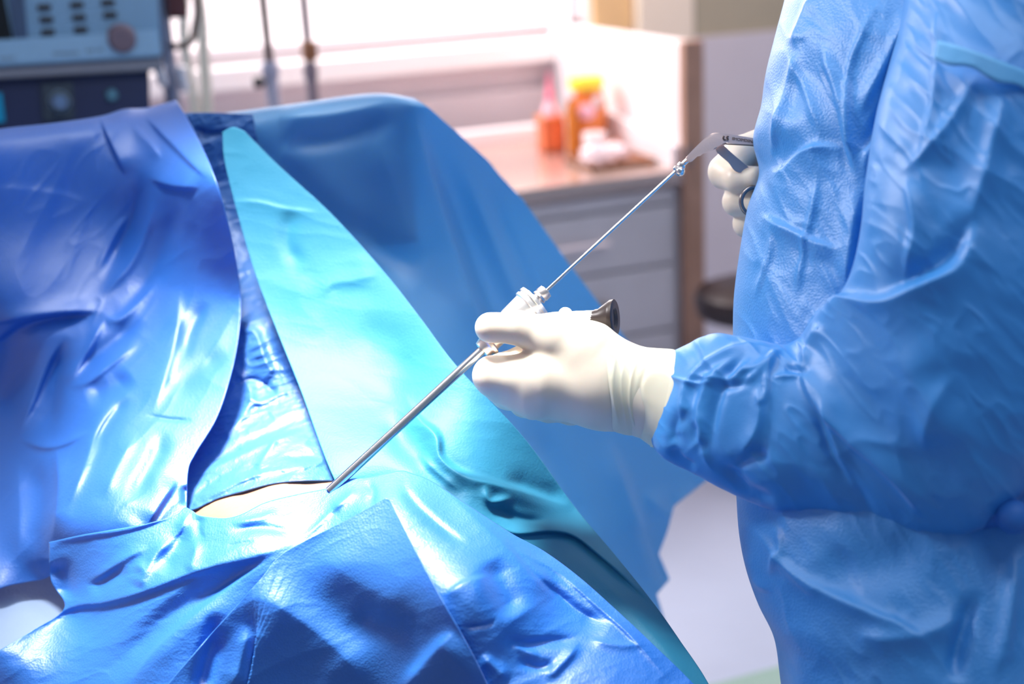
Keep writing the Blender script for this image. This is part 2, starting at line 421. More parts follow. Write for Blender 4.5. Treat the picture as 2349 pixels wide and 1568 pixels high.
bm = bmesh.new(); box(bm, (2.04, YB-.02, 1.17), (2.20, YB-.001, 3.0), .003); o = bmo('trim_5', bm, mat('ochre_panel', (.80, .56, .28), rough=.5), smooth=False); o['kind'] = 'structure'
# partition whose front edge shows as a brown post
pt = empty('partition_panel', (1.88, 4.0, 0), 'tall white partition panel with a brown front edge at the right end of the counter', 'partition')
bm = bmesh.new(); box(bm, (1.852, 3.505, 0), (1.905, YB-.06, 1.222), .002); bmo('panel', bm, WHITE, pt, smooth=False)
bm = bmesh.new(); box(bm, (1.846, 3.47, 0), (1.912, 3.506, 1.226), .003); tag(bmo('edge_post', bm, mat('brown_edge', (.40, .235, .17), rough=.45, noise=.08, nscale=20), pt, smooth=False), 'brown edge post')
bm = bmesh.new(); box(bm, (1.84, 3.455, .86), (1.862, 3.47, .92), .003); bmo('hinge', bm, DARKST, pt, smooth=False)

# ------------------------------------------------------------------ cabinet, worktop and what stands on it
CAB = mat('grey_laminate', (.58, .56, .60), rough=.45, noise=.03)
cab = empty('drawer_cabinet', (1.35, 3.8, 0), 'grey drawer cabinet with long flush drawers under the steel worktop', 'cabinet')
bm = bmesh.new(); box(bm, (.75, 3.52, .08), (1.845, 4.25, .80), .003); bmo('body', bm, CAB, cab, smooth=False)
bm = bmesh.new(); box(bm, (.77, 3.56, 0), (1.83, 4.2, .08)); bmo('plinth', bm, mat('dark_plinth', (.05, .05, .06), rough=.6), cab, smooth=False)
for (z0, z1) in ((.752, .795), (.562, .742), (.352, .552), (.095, .342)):
    bm = bmesh.new(); box(bm, (.76, 3.497, z0), (1.82, 3.52, z1), .003); dr = bmo('drawer', bm, CAB, cab, smooth=False)
    if z1-z0 > .1:
        bm = bmesh.new()
        for hx in (1.36, 1.56): box(bm, (hx, 3.475, z1-.095), (hx+.012, 3.4975, z1-.08))
        tube(bm, [(1.34, 3.472, z1-.088), (1.59, 3.472, z1-.088)], .008, 12)
        h = bmo('handle', bm, WHITE if z1 > .7 else DARKST, dr)
        if z1 < .7: tag(h, 'dark drawer handle')
wt = empty('worktop', (1.35, 3.85, .8), 'glossy stainless steel worktop lying on the drawer cabinet', 'worktop')
bm = bmesh.new(); box(bm, (.74, 3.478, .803), (1.848, 4.27, .85), .006)
bmo('slab', bm, mat('worktop_steel', (.66, .52, .47), rough=.22, metal=.75, noise=.04, nscale=6), wt, smooth=False)
bm = bmesh.new(); box(bm, (.74, 4.27, .80), (1.848, 4.33, .90), .006); bmo('upstand', bm, WHITE, wt, smooth=False)
bm = bmesh.new()
vv = [bm.verts.new(v) for v in [(1.822, 3.50, .851), (1.846, 3.50, .851), (1.846, 4.27, .851), (1.822, 4.27, .851), (1.822, 3.50, .918), (1.846, 3.50, .918), (1.846, 4.27, 1.0), (1.822, 4.27, 1.0)]]
for f in ((0, 1, 2, 3), (4, 5, 6, 7), (0, 1, 5, 4), (1, 2, 6, 5), (2, 3, 7, 6), (3, 0, 4, 7)): bm.faces.new([vv[i] for i in f])
bmo('side_guard', bm, WHITE, wt, smooth=False)

def lathe(name, x, y, z, prof, m, parent=None, seg=40):
    bm = bmesh.new(); axial(bm, (x, y, z), (x, y, z+1), prof, seg); return bmo(name, bm, m, parent)
# orange caddy holding a pink spray bottle
cx, cy = 1.645, 4.03
cad = empty('bottle_holder', (cx, cy, .85), 'small orange open holder on the worktop left of the yellow lidded jar', 'holder')
bm = bmesh.new()
for s in ((cx-.036, cy-.036, cx-.031, cy+.036), (cx+.031, cy-.036, cx+.036, cy+.036), (cx-.036, cy-.036, cx+.036, cy-.031), (cx-.036, cy+.031, cx+.036, cy+.036)):
    box(bm, (s[0], s[1], .852), (s[2], s[3], .962))
box(bm, (cx-.036, cy-.036, .851), (cx+.036, cy+.036, .856)); bmo('box', bm, mat('orange_plastic', (.82, .19, .07), rough=.4), cad, smooth=False)
bm = bmesh.new()
tube(bm, [(cx-.04, cy-.038, .962), (cx+.04, cy-.038, .962), (cx+.04, cy+.038, .962), (cx-.04, cy+.038, .962), (cx-.04, cy-.038, .962)], .005, 8); bmo('rim', bm, mat('orange_rim', (.75, .25, .06), rough=.4), cad)
PINK = mat('pink_plastic', (.95, .22, .38), rough=.35); PINKL = mat('pale_pink_plastic', (.95, .55, .66), rough=.35)
sp = empty('spray_bottle', (cx, cy, .858), 'pink plastic bottle with a pointed nozzle standing in the orange holder', 'bottle')
lathe('bottle_body', cx, cy, .858, [(0, .02), (.004, .026), (.12, .026), (.145, .021), (.158, .012), (.165, .012)], PINKL, sp)
lathe('nozzle', cx, cy, 1.020, [(0, .013), (.02, .013), (.024, .009), (.055, .006), (.085, .003), (.09, .001)], PINK, sp)
# amber jar with yellow lid and its round white label
jx, jy = 1.752, 3.97
jar = empty('lidded_jar', (jx, jy, .85), 'large amber glass jar with a wide yellow lid on the worktop', 'jar')
AMB = mat('amber_glass', (.72, .20, .03), rough=.12, spec=.7, coat=.5)
lathe('jar_body', jx, jy, .851, [(0, .052), (.005, .062), (.13, .066), (.16, .062), (.19, .052), (.205, .050)], AMB, jar)
lathe('lid', jx, jy, 1.052, [(0, .053), (.003, .057), (.035, .057), (.042, .050)], mat('yellow_plastic', (.98, .78, .06), rough=.35), jar)
def labelpatch(name, x, y, z, r, a, w, h, m, parent):   # curved sticker on a cylinder
    vs_, fs = [], []; n = 24
    for i in range(n):
        t = 2*math.pi*i/n; aa = a+math.cos(t)*w/r; vs_.append((x+math.cos(aa)*r, y+math.sin(aa)*r, z+math.sin(t)*h))
    vs_.append((x+math.cos(a)*r, y+math.sin(a)*r, z)); fs = [(i, (i+1) % n, n) for i in range(n)]
    o = mesh(name, vs_, fs, m, parent); s = o.modifiers.new('t', 'SOLIDIFY'); s.thickness = .0015; return o
ad = math.atan2(-jy, -jx)
tag(labelpatch('round_label', jx, jy, 1.015, .0665, ad+.55, .019, .019, WHITE, jar), 'round white label')
tag(labelpatch('pink_label', jx, jy, .985, .0675, ad-.05, .032, .026, PINKL, jar), 'pale pink label')
# brown bottle between them
bx, by = 1.677, 3.94
bb = empty('brown_bottle', (bx, by, .85), 'slim brown bottle wedged between the orange holder and the big jar', 'bottle')
lathe('bottle_body', bx, by-.015, .851, [(0, .015), (.004, .019), (.15, .019), (.165, .012), (.18, .011)], mat('brown_glass', (.55, .17, .01), rough=.15, coat=.4), bb)
lathe('cap', bx, by-.015, 1.031, [(0, .013), (.018, .013), (.02, .011)], WHITE, bb)
# steel tray with gauze and white pots
tray = empty('instrument_tray', (1.73, 3.70, .851), 'shallow copper coloured tray at the front right of the worktop', 'tray')
TRM = mat('copper_tray', (.50, .27, .17), rough=.3, metal=.6)
bm = bmesh.new(); box(bm, (1.60, 3.60, .851), (1.815, 3.81, .856))
for s in ((1.60, 3.60, 1.815, 3.605), (1.60, 3.805, 1.815, 3.81), (1.60, 3.60, 1.605, 3.81), (1.81, 3.60, 1.815, 3.81)): box(bm, (s[0], s[1], .851), (s[2], s[3], .868))
bmo('tray_body', bm, TRM, tray, smooth=False)
random.seed(4)
def crumpled(name, c, r, m, label, cat, group=None, seed=0):
    bm = bmesh.new(); bmesh.ops.create_icosphere(bm, subdivisions=4, radius=1)
    for v in bm.verts:
        n = v.co.normalized(); a = math.atan2(n.y, n.x)
        q = 1+.18*math.sin(5*a+seed+4*n.z)+.14*math.sin(9*n.x+7*n.y+seed*2)+.10*math.sin(15*n.z+11*n.y+seed)
        v.co = Vector((n.x*r[0]*q, n.y*r[1]*q, max(n.z*q, -.55)*r[2]))+Vector(c)
    o = bmo(name, bm, m, None); return tag(o, label, cat, group)
GAU = mat('white_gauze', (.90, .80, .84), rough=.8)
crumpled('gauze_pad', (1.655, 3.68, .8795), (.046, .05, .034), GAU, 'crumpled white gauze pad lying at the left end of the copper tray', 'gauze', seed=1)
crumpled('gauze_pad', (1.742, 3.735, .8745), (.036, .045, .026), GAU, 'smaller white gauze pad lying in the middle of the copper tray', 'gauze', seed=3)
pot = empty('white_pot', (1.725, 3.857, .851), 'short white pot standing on the worktop in front of the amber jar', 'pot')
lathe('pot_body', 1.725, 3.857, .851, [(0, .032), (.003, .036), (.07, .04), (.074, .036)], mat('pale_porcelain', (.88, .78, .80), rough=.35), pot)
dish = empty('kidney_dish', (1.80, 3.90, .851), 'small copper red dish beside the foot of the jar', 'dish')
lathe('dish_body', 1.784, 3.868, .851, [(0, .02), (.006, .03), (.035, .036), (.036, .034)], mat('copper_red', (.70, .24, .10), rough=.3), dish)

# ------------------------------------------------------------------ stool
st = empty('round_stool', (1.93, 3.16, 0), 'round dark brown stool in front of the grey wall panel', 'stool')
SX, SY = 1.935, 3.17
SEATM = mat('dark_vinyl', (.02, .013, .016), rough=.35)
lathe('seat', SX, SY, .46, [(0, .15), (.01, .188), (.05, .198), (.075, .19), (.09, .15), (.092, .02)], SEATM, st)
lathe('column', SX, SY, .06, [(0, .03), (.2, .03), (.2, .018), (.405, .018)], DARKST, st)
for k in range(5):
    a = 2*math.pi*k/5+math.pi; bm = bmesh.new()
    tube(bm, [(SX+math.cos(a)*.02, SY+math.sin(a)*.02, .10), (SX+math.cos(a)*.15, SY+math.sin(a)*.15, .085), (SX+math.cos(a)*.27, SY+math.sin(a)*.27, .065)], [.03, .024, .018], 12)
    lg = bmo('leg', bm, SEATM, st)
    bm = bmesh.new(); x, y = SX+math.cos(a)*.27, SY+math.sin(a)*.27
    axial(bm, (x-.02, y, .027), (x+.02, y, .027), [(0, .02), (.1, .027), (.9, .027), (1, .02)], 16); bmo('castor', bm, SEATM, lg)
mt = sbox('floor_mat', (1.0, 1.75, .0005), (2.5, 2.16, .012), mat('green_mat', (.30, .46, .40), rough=.6), None, .003); del mt['kind']
tag(mt, 'flat pale green floor mat lying beside the operating table', 'mat')

# ------------------------------------------------------------------ patient monitor rack, poles
mon = empty('patient_monitor', (.05, 2.8, .9), 'grey blue medical console with dark keys and a round knob above a navy cabinet', 'monitor')
YM = 2.70
MGR = mat('console_grey_blue', (.17, .34, .54), rough=.4); MGL = mat('console_light_grey', (.24, .44, .66), rough=.35)
KEY = mat('black_key', (.012, .012, .02), rough=.4); SCRN = mat('dark_screen', (.004, .004, .006), rough=.1, spec=.6)
tilt = math.tan(math.radians(9))
def mp(px, py, off=0.0):                   # point on the tilted face of the console
    n = np.array([0, 1, -tilt]); o0 = np.array([0, YM, 1.36])
    r = rayv(px, py); t = ((o0-ORG)@n)/(r@n); return Vector(ORG+r*t-np.array([0, 1, 0])*off)
def slab(name, pts, off0, off1, m, parent, bev=0):
    bm = bmesh.new(); a = [bm.verts.new(mp(x, y, off1)) for x, y in pts]; b = [bm.verts.new(mp(x, y, off0)) for x, y in pts]
    bm.faces.new(a); bm.faces.new(b[::-1]); n = len(pts)
    for i in range(n): bm.faces.new((a[i], a[(i+1) % n], b[(i+1) % n], b[i]))
    if bev: bmesh.ops.bevel(bm, geom=[e for e in bm.edges], offset=bev, segments=2, affect='EDGES')
    return bmo(name, bm, m, parent, smooth=False)
slab('housing', [(-500, -330), (345, -420), (368, 130), (-440, 225)], -.30, 0, MGR, mon)
slab('front_rail', [(-440, 118), (362, 68), (370, 128), (-440, 178)], 0, .018, MGL, mon, .004)
slab('lower_lip', [(-440, 180), (372, 130), (374, 160), (-440, 205)], -.28, .006, mat('console_dark_grey', (.20, .22, .28), rough=.5), mon, .003)  # lip in a darker grey than the rail
slab('screen', [(-420, -300), (-60, -320), (12, 0), (30, 93), (-440, 110)], 0, .006, SCRN, mon)
slab('screen_bezel', [(15, -40), (52, -40), (64, 90), (34, 96)], 0, .008, mat('navy_bezel', (.03, .07, .16), rough=.4), mon)
for cx0, cy0s in ((100, (16, 44, 73)), (175, (10, 39, 67)), (250, (5, 33))):
    for k, yy in enumerate(cy0s):
        xx = cx0+(0, 5, 9)[k] if cx0 < 240 else cx0-4+(0, 5)[k]
        slab('key', [(xx-15, yy-6), (xx+16, yy-7), (xx+17, yy+7), (xx-14, yy+8)], 0, .006, KEY, mon, .0015)
for (xx, yy, w) in ((120, 118, 60), (195, 112, 20), (220, 110, 14), (0, 130, 34)):
    slab('printed_label', [(xx, yy), (xx+w, yy-2), (xx+w, yy+5), (xx, yy+7)], .018, .0186, mat('label_print', (.16, .26, .38), rough=.6), mon)
c0 = mp(278, 88, 0); bm = bmesh.new(); axial(bm, c0, c0-Vector((0, .032, 0)), [(0, .027), (.1, .029), (.85, .026), (1, .021)], 32)
bmo('knob', bm, mat('brown_grey_knob', (.17, .13, .17), rough=.5), mon)
slab('lower_cabinet', [(-440, 206), (345, 165), (352, 560), (-440, 560)], -.30, -.02, mat('navy_cabinet', (.012, .022, .085), rough=.4), mon)
slab('socket_plate', [(95, 195), (168, 190), (172, 275), (100, 280)], -.02, -.008, mat('dark_plate', (.03, .05, .08), rough=.4), mon, .002)
c0 = mp(137, 232, -.01); bm = bmesh.new(); axial(bm, c0, c0-Vector((0, .03, .0)), [(0, .02), (.3, .022), (.6, .015), (1, .013)], 24); bmo('connector', bm, mat('blue_steel', (.35, .5, .62), rough=.3, metal=.8), mon)
c0 = mp(258, 220, -.02); bm = bmesh.new(); axial(bm, c0, c0-Vector((0, .014, .0)), [(0, .012), (.5, .012), (1, .008)], 20); bmo('indicator', bm, mat('teal_button', (.10, .26, .36), rough=.4), mon)
slab('side_light', [(-20, 215), (4, 214), (12, 280), (-14, 285)], -.02, -.01, mat('cyan_button', (.0, .30, .55), rough=.3), mon)

def pole(name, label, x, y, r0, r1, zj, group=None, knob=None, clamp=None, m0=DARKST, m1=STEEL2):
    e = empty(name, (x, y, 0), label, 'stand', group)
    lathe('lower_tube', x, y, .08, [(0, r1), (zj-.08, r1), (zj-.075, r1*.8)], m1, e)
    lathe('upper_tube', x, y, zj, [(0, r0), (2.15-zj, r0), (2.155-zj, r0*.6)], m0, e)
    lathe('collar', x, y, zj-.03, [(0, r1*1.25), (.03, r1*1.25), (.035, r1)], m1, e)
    for k in range(4):
        a = math.pi/4+k*math.pi/2; bm = bmesh.new()
        tube(bm, [(x, y, .09), (x+.07*math.cos(a), y+.07*math.sin(a), .075), (x+.13*math.cos(a), y+.13*math.sin(a), .05)], .011, 10); lg = bmo('leg', bm, m1, e)
        bm = bmesh.new(); xx, yy = x+.13*math.cos(a), y+.13*math.sin(a)
        axial(bm, (xx-.01, yy, .025), (xx+.01, yy, .025), [(0, .02), (.2, .025), (.8, .025), (1, .02)], 14); bmo('castor', bm, KEY, lg)
    bm = bmesh.new()
    for s in (-1, 1): tube(bm, [(x, y, 2.14), (x+s*.09, y, 2.14), (x+s*.12, y, 2.16), (x+s*.12, y, 2.19)], .004, 8)
    bmo('hooks', bm, m1, e)
    if knob:
        bm = bmesh.new(); axial(bm, (x, y, knob), (x-.042, y, knob), [(0, .005), (.45, .005), (.5, .013), (.95, .013), (1, .008)], 20); bmo('knob', bm, KEY, e)
    if clamp:
        bm = bmesh.new(); box(bm, (x-.016, y-.018, clamp-.022), (x+.02, y+.018, clamp+.026), .005); bmo('clamp', bm, mat('brown_clamp', (.30, .12, .05), rough=.4), e)
    return e
pole('infusion_stand', 'thin steel stand with a small black side knob, left of the two behind the drape', ay(619, 150, 3.1).x, 3.1, .0098, .016, ay(615, 145, 3.1).z, 'infusion stands behind the screen', knob=ay(600, 188, 3.1).z, m0=mat('dark_brown_rod', (.06, .03, .03), rough=.5), m1=mat('pale_steel', (.40, .40, .52), rough=.4, metal=.2))
pole('infusion_stand', 'thin steel stand with a brown clamp, right of the two behind the drape', ay(711, 150, 3.34).x, 3.34, .011, .0148, ay(711, 150, 3.34).z, 'infusion stands behind the screen', clamp=ay(710, 118, 3.34).z, m0=mat('mauve_rod', (.16, .11, .14), rough=.5), m1=mat('grey_rod', (.20, .16, .20), rough=.5))
# machine pole with bracket, chrome fittings, cream hoses
ep = empty('equipment_pole', (.36, 3.0, 0), 'grey steel equipment pole with brown bracket beside the console', 'pole')
c = ay(386, 150, 3.0); X_, Y_ = c.x, 3.0
lathe('pole_tube', X_, Y_, .04, [(0, .018), (2.0, .018)], mat('blue_grey_steel', (.30, .33, .42), rough=.35, metal=.7), ep)
lathe('base_disc', X_, Y_, 0.001, [(0, .12), (.02, .12), (.04, .09)], DARKST, ep)
bm = bmesh.new(); q = [ay(x, y, 2.98) for x, y in ((392, -40), (440, -30), (452, 20), (447, 60), (440, 92), (420, 104), (392, 106))]
tube(bm, catmull([list(v) for v in q], 8), .008, 12); bmo('bracket', bm, mat('brown_black_bracket', (.07, .035, .035), rough=.4), ep)
q = ay(405, 8, 2.97); bm = bmesh.new(); box(bm, (q.x-.022, q.y-.02, q.z-.03), (q.x+.02, q.y+.02, q.z+.06), .005); bmo('clamp_block', bm, mat('maroon_clamp', (.10, .03, .03), rough=.4), ep)
for (x, y, r, hh) in ((366, 172, .013, .05), (414, 180, .015, .055)):
    q = ay(x, y, 2.97); bm = bmesh.new(); axial(bm, (q.x, q.y, q.z+hh/2), (q.x+.006, q.y, q.z-hh/2), [(0, r*.5), (.1, r), (.5, r*.85), (.6, r), (1, r*.6)], 18); bmo('chrome_fitting', bm, mat('white_chrome', (.85, .87, .92), rough=.15, metal=.5), ep)
CREAM = mat('cream_hose', (.74, .70, .58), rough=.5)
for (pts, r, lb) in ((((425, -40), (420, 60), (428, 140), (444, 230), (452, 300)), .011, 'cream breathing hose hanging nearest the grey equipment pole'), (((450, -40), (462, 40), (468, 140), (474, 230), (476, 320)), .013, 'cream breathing hose hanging right of the other hose')):
    bm = bmesh.new(); P3 = catmull([list(ay(x, y, 3.08)) for x, y in pts], 14); n = len(P3)
    last = P3[-1]; P3 = list(P3)+[(last[0]+.01*k, last[1], last[2]-.1*k) for k in range(1, 9)]+[(last[0]+.3, last[1]+.02, .02)]
    rr = [r*(1+.12*math.sin(i*1.9)) for i in range(len(P3))]; tube(bm, P3, rr, 16)
    tag(bmo('breathing_hose', bm, CREAM), lb, 'hose', 'breathing hoses beside the equipment pole')

# ------------------------------------------------------------------ operating table and screen frame under the drapes
TB = mat('table_pad', (.03, .035, .05), rough=.5)
ot = empty('operating_table', (.22, 1.45, 0), 'padded operating table carrying the patient, hidden below the blue drapes', 'table')
bm = bmesh.new(); box(bm, (-.06, .72, .76), (.44, 2.3, .82), .02); bmo('mattress', bm, TB, ot)
bm = bmesh.new(); box(bm, (-.05, .72, .71), (.43, 2.3, .76), .006); bmo('tabletop', bm, STEEL2, ot, smooth=False)
bm = bmesh.new(); box(bm, (.09, 1.3, .09), (.31, 1.62, .71), .02); bmo('column', bm, STEEL2, ot)
bm = bmesh.new(); box(bm, (-.05, 1.0, 0), (.45, 1.9, .09), .03); bmo('base', bm, DARKST, ot)

# ------------------------------------------------------------------ patient
SKC = [(380, 1220, 1.0), (450, 1165, 1.03), (560, 1128, 1.052), (650, 1108, 1.066), (775, 1104, 1.06), (860, 1110, 1.04), (520, 1200, 1.045), (640, 1170, 1.062), (780, 1150, 1.05), (900, 1300, 1.0), (500, 1300, .98), (420, 1000, .99), (700, 1000, 1.0)]
px, py = np.meshgrid(np.linspace(395, 900, 90), np.linspace(1000, 1330, 70))
top = np.array([(a, b) for a, b in [(395, 1185), (430, 1172), (452, 1166), (500, 1143), (560, 1126), (620, 1110), (680, 1103), (740, 1102), (790, 1108), (880, 1125)]], float)
T_ = resamp(top, 90); vv = np.linspace(0, 1, 60)[:, None]
px = np.repeat(T_[None, :, 0], 60, 0); py = T_[None, :, 1]+vv*95
dd = rbf([(c[0], c[1], dz(*c)) for c in SKC])(px, py)+.005*np.exp(-vv*9)
X = P(px, py, dd); low = []
for k, (dy_, z_) in enumerate(((.02, -.02), (.05, -.08), (.06, -.16), (.05, -.20))): low.append(X[0]+np.array([0, dy_, z_]))
fr = [X[-1]+np.array([0, -.02, -.03]), X[-1]+np.array([0, -.02, -.14])]
X = np.concatenate([np.array(low[::-1]), X, np.array(fr)], 0)
pat = empty('person', az(640, 1140, 1.0), 'patient lying under the blue drapes with only a strip of bare abdomen showing', 'person')
fc = grid_faces(X.shape[0], 90); n0 = X.shape[0]
fc.append(tuple(range(90))+tuple(range((n0-1)*90, n0*90))[::-1])
mesh('body', X.reshape(-1, 3), fc, SKIN, pat)

# ------------------------------------------------------------------ drapes
YBAR = float(az(0, 297, 1.385).y)
ds = empty('surgical_drape', az(300, 700, 1.2), 'royal blue drape hanging over the left half of the screen bar, crumpled onto the patient', 'drape')
A_S = [
 ([(228, 262), (250, 315), (292, 405)], 55, 4, .010),
 ([(300, 285), (345, 330), (372, 372)], 8, 14, .006),
 ([(330, 262), (385, 320), (440, 375), (478, 410)], 34, 5, .012),
 ([(338, 404), (390, 424), (462, 430)], 34, 7, .012),
 ([(318, 385), (318, 450), (285, 540), (225, 640)], 20, 22, -.013),
 ([(352, 440), (342, 510), (300, 605), (225, 690)], 12, 16, .012),
 ([(405, 445), (385, 550), (330, 660), (270, 700)], 24, 26, -.010),
 ([(305, 478), (262, 540), (215, 640)], 16, 10, .007),
 ([(-40, 742), (60, 726), (150, 714), (232, 713)], 24, 7, .013),
 ([(-20, 800), (60, 745), (140, 728), (235, 722)], 8, 26, -.014),
 ([(228, 712), (262, 735), (300, 715), (350, 660), (368, 632)], 10, 12, .011),
 ([(330, 731), (270, 780), (205, 830), (163, 866)], 16, 20, -.017),
 ([(245, 723), (210, 790), (175, 850), (152, 885)], 8, 10, .010),
 ([(325, 783), (270, 825), (200, 878), (155, 886)], 9, 12, .014),
 ([(302, 858), (260, 890), (198, 918)], 22, 26, -.013),
 ([(318, 886), (270, 925), (225, 985), (190, 1080), (150, 1180)], 12, 22, .014),
 ([(412, 655), (405, 760), (380, 860), (345, 960)], 12, 40, .009),
 ([(520, 805), (455, 850), (385, 905)], 26, 26, -.008),
 ([(475, 690), (440, 760), (420, 830)], 12, 16, -.006),
 ([(385, 985), (350, 1060), (296, 1158)], 22, 20, -.010),
 ([(318, 985), (270, 1070), (235, 1150)], 16, 26, .008),
 ([(296, 905), (250, 960), (212, 1035)], 15, 14, -.010),
 ([(330, 952), (390, 962), (445, 965)], 5, 6, -.006),
 ([(153, 770), (130, 850), (118, 940), (100, 1020)], 20, 34, -.018),
 ([(148, 766), (112, 830), (75, 920), (40, 1004)], 8, 26, .015),
 ([(45, 760), (20, 860), (-10, 960)], 40, 40, -.010),
 ([(40, 1006), (100, 1026), (150, 1018), (212, 986)], 14, 6, .012),
 ([(130, 1025), (135, 1120), (122, 1240)], 34, 9, .016),
 ([(85, 1050), (95, 1150), (90, 1290)], 22, 34, -.014),
 ([(40, 1040), (45, 1180), (40, 1290)], 18, 26, .006),
 ([(408, 1098), (370, 1150), (336, 1205)], 7, 40, .008),
 ([(425, 1110), (427, 1165)], 10, 10, -.006),
 ([(200, 1240), (150, 1268), (90, 1290)], 14, 14, .008),
 ([(-40, 430), (100, 440), (220, 470)], 10, 60, .002),
]
TOPA = [(-120, 318), (0, 297), (120, 284), (230, 268), (285, 252), (340, 248), (405, 231)]
RIGA = [(405, 231), (440, 290), (485, 385), (515, 480), (540, 590), (552, 690), (546, 780), (527, 870), (496, 960), (448, 1040), (431, 1085), (428, 1200)]
fA = drape('left_screen_drape', BLUE, ds, TOPA, [(-120, 1400), (0, 1349), (60, 1335), (112, 1322), (160, 1275), (250, 1245), (428, 1200)],
      [(-120, 318), (-120, 800), (-120, 1400)], RIGA,
      [(-120, 318, 1.385), (0, 297, 1.385), (200, 272, 1.385), (405, 231, 1.392), (0, 380, 0, YBAR-.012), (300, 380, 0, YBAR-.010), (0, 520, 0, YBAR-.015), (300, 520, 0, YBAR-.02), (480, 400, 1.335), (-120, 520, 0, YBAR-.01),
       (0, 690, 0, YBAR-.05), (250, 690, 0, YBAR-.07), (540, 690, 1.185),
       (0, 900, 1.06), (300, 860, 1.11), (530, 870, 1.125), (50, 1100, 1.0), (200, 1100, 1.045), (400, 1090, 1.06), (0, 1340, .93), (112, 1322, .93), (150, 1230, 1.0), (300, 1210, 1.03), (428, 1170, 1.035)],
      A_S, nu=300, nv=430, flap=.16, noise=((.005, 130, -62, 2.2, 3), (.0014, 42, -50, 2.5, 5)))

td = empty('teal_drape', az(900, 800, 1.15), 'smooth turquoise triangular drape hanging from the screen bar down to the instrument entry', 'drape')
C_S = [
 ([(520, 462), (590, 464), (650, 478), (740, 490)], 5, 14, .0015),
 ([(878, 628), (800, 645), (755, 655), (740, 700)], 14, 40, .003),
 ([(700, 620), (690, 700), (760, 760)], 60, 50, .003), ([(800, 760), (900, 800), (960, 880)], 50, 40, -.004),
 ([(670, 470), (660, 560), (700, 620)], 20, 20, -.004),
 ([(905, 930), (925, 1010), (975, 1060), (1040, 1110), (1080, 1150)], 44, 34, -.012),
 ([(925, 900), (960, 960), (1000, 1000), (1010, 1050), (1060, 1090), (1130, 1110), (1200, 1130), (1316, 1166)], 8, 26, .012),
 ([(1150, 1095), (1220, 1130), (1308, 1150)], 30, 16, -.006),
 ([(1110, 1110), (1125, 1150), (1180, 1140)], 10, 12, .007),
 ([(1125, 1188), (1180, 1222), (1260, 1218), (1316, 1228), (1370, 1268), (1430, 1320), (1500, 1390)], 22, 4, .011),
 ([(1120, 1160), (1190, 1190), (1260, 1200)], 12, 12, -.006),
 ([(1290, 1250), (1400, 1350), (1500, 1460), (1600, 1580)], 26, 26, .006),
 ([(960, 1040), (1000, 1080), (1060, 1130)], 16, 16, .006)]
fC = drape('turquoise_sheet', TEAL, td, [(511, 303), (535, 292), (560, 300)], [(860, 1230), (1050, 1380), (1350, 1560), (1700, 1720)],
      [(511, 303), (516, 370), (548, 500), (590, 640), (640, 770), (690, 895), (770, 1105), (860, 1230)],
      [(560, 300), (640, 380), (760, 490), (880, 622), (965, 730), (1050, 842), (1200, 1002), (1320, 1165), (1412, 1275), (1500, 1385), (1560, 1470), (1625, 1568), (1700, 1720)],
      [(511, 303, 1.372), (560, 300, 1.374), (640, 720, 1.185), (770, 1105, 1.066), (900, 900, 1.12), (950, 1080, 1.075), (1050, 842, 1.15),
       (1100, 1150, 1.045), (1320, 1165, 1.0), (1250, 1300, .985), (1500, 1385, .945), (1400, 1450, .942), (1625, 1568, .90), (1050, 1380, .98), (1700, 1720, .86), (860, 1230, 1.01)],
      C_S, nu=240, nv=460, noise=((.0014, 150, 15, 2, 31), (.0005, 40, 10, 3, 33)))

inner = empty('inner_drape', az(600, 900, 1.1), 'narrow crumpled pale blue drape above the bare skin, left of the teal drape', 'drape')
B_S = [
 ([(440, 290), (480, 305), (530, 300)], 6, 16, -.010), ([(520, 300), (515, 345), (505, 385)], 8, 6, -.008),
 ([(545, 760), (585, 765), (610, 830), (640, 870)], 12, 30, .012),
 ([(535, 885), (580, 870), (620, 890), (640, 925)], 8, 12, -.010), ([(560, 905), (600, 925), (650, 900)], 10, 8, .007),
 ([(720, 960), (650, 985), (560, 1020), (480, 1060)], 16, 14, -.011),
 ([(715, 985), (640, 1008), (560, 1040), (440, 1100)], 9, 12, .010),
 ([(575, 1028), (530, 1040), (480, 1068)], 6, 6, -.006), ([(545, 850), (575, 900), (555, 960), (500, 1010)], 12, 10, .009),
 ([(640, 1000), (600, 1060), (585, 1090)], 10, 7, .006),
 ([(745, 1045), (690, 1050), (640, 1050)], 7, 9, -.007), ([(760, 1060), (680, 1072), (590, 1090), (540, 1110), (430, 1165)], 8, 14, .007),
 ([(560, 1062), (500, 1100), (430, 1150)], 7, 8, -.008), ([(635, 745), (650, 800), (700, 900)], 16, 12, .008)]
fB = drape('crumpled_sheet', INNER, inner, [(395, 262), (470, 258), (580, 262)], [(400, 1190), (431, 1172), (452, 1166), (500, 1143), (560, 1126), (620, 1110), (680, 1103), (740, 1102), (830, 1104)],
      [(395, 262), (430, 400), (490, 600), (500, 800), (430, 1000), (400, 1190)], [(580, 262), (640, 600), (745, 900), (830, 1104)],
      [(395, 262, 1.38), (580, 262, 1.375), (500, 400, 1.30), (560, 600, 1.20), (520, 750, 1.15), (640, 750, 1.155), (600, 900, 1.095), (450, 1000, 1.06), (740, 950, 1.085), (560, 1020, 1.068), (430, 1160, 1.03), (560, 1126, 1.055), (700, 1103, 1.066), (830, 1104, 1.05), (700, 1040, 1.072)],
      B_S, nu=200, nv=420, behind=((fC, .012, 480, 900, 240, 1090), (fA, .012, 300, 600, 200, 1090)), noise=((.005, 60, -25, 2.0, 11), (.003, 26, -20, 2.4, 12), (.0012, 12, -20, 2.0, 13)))

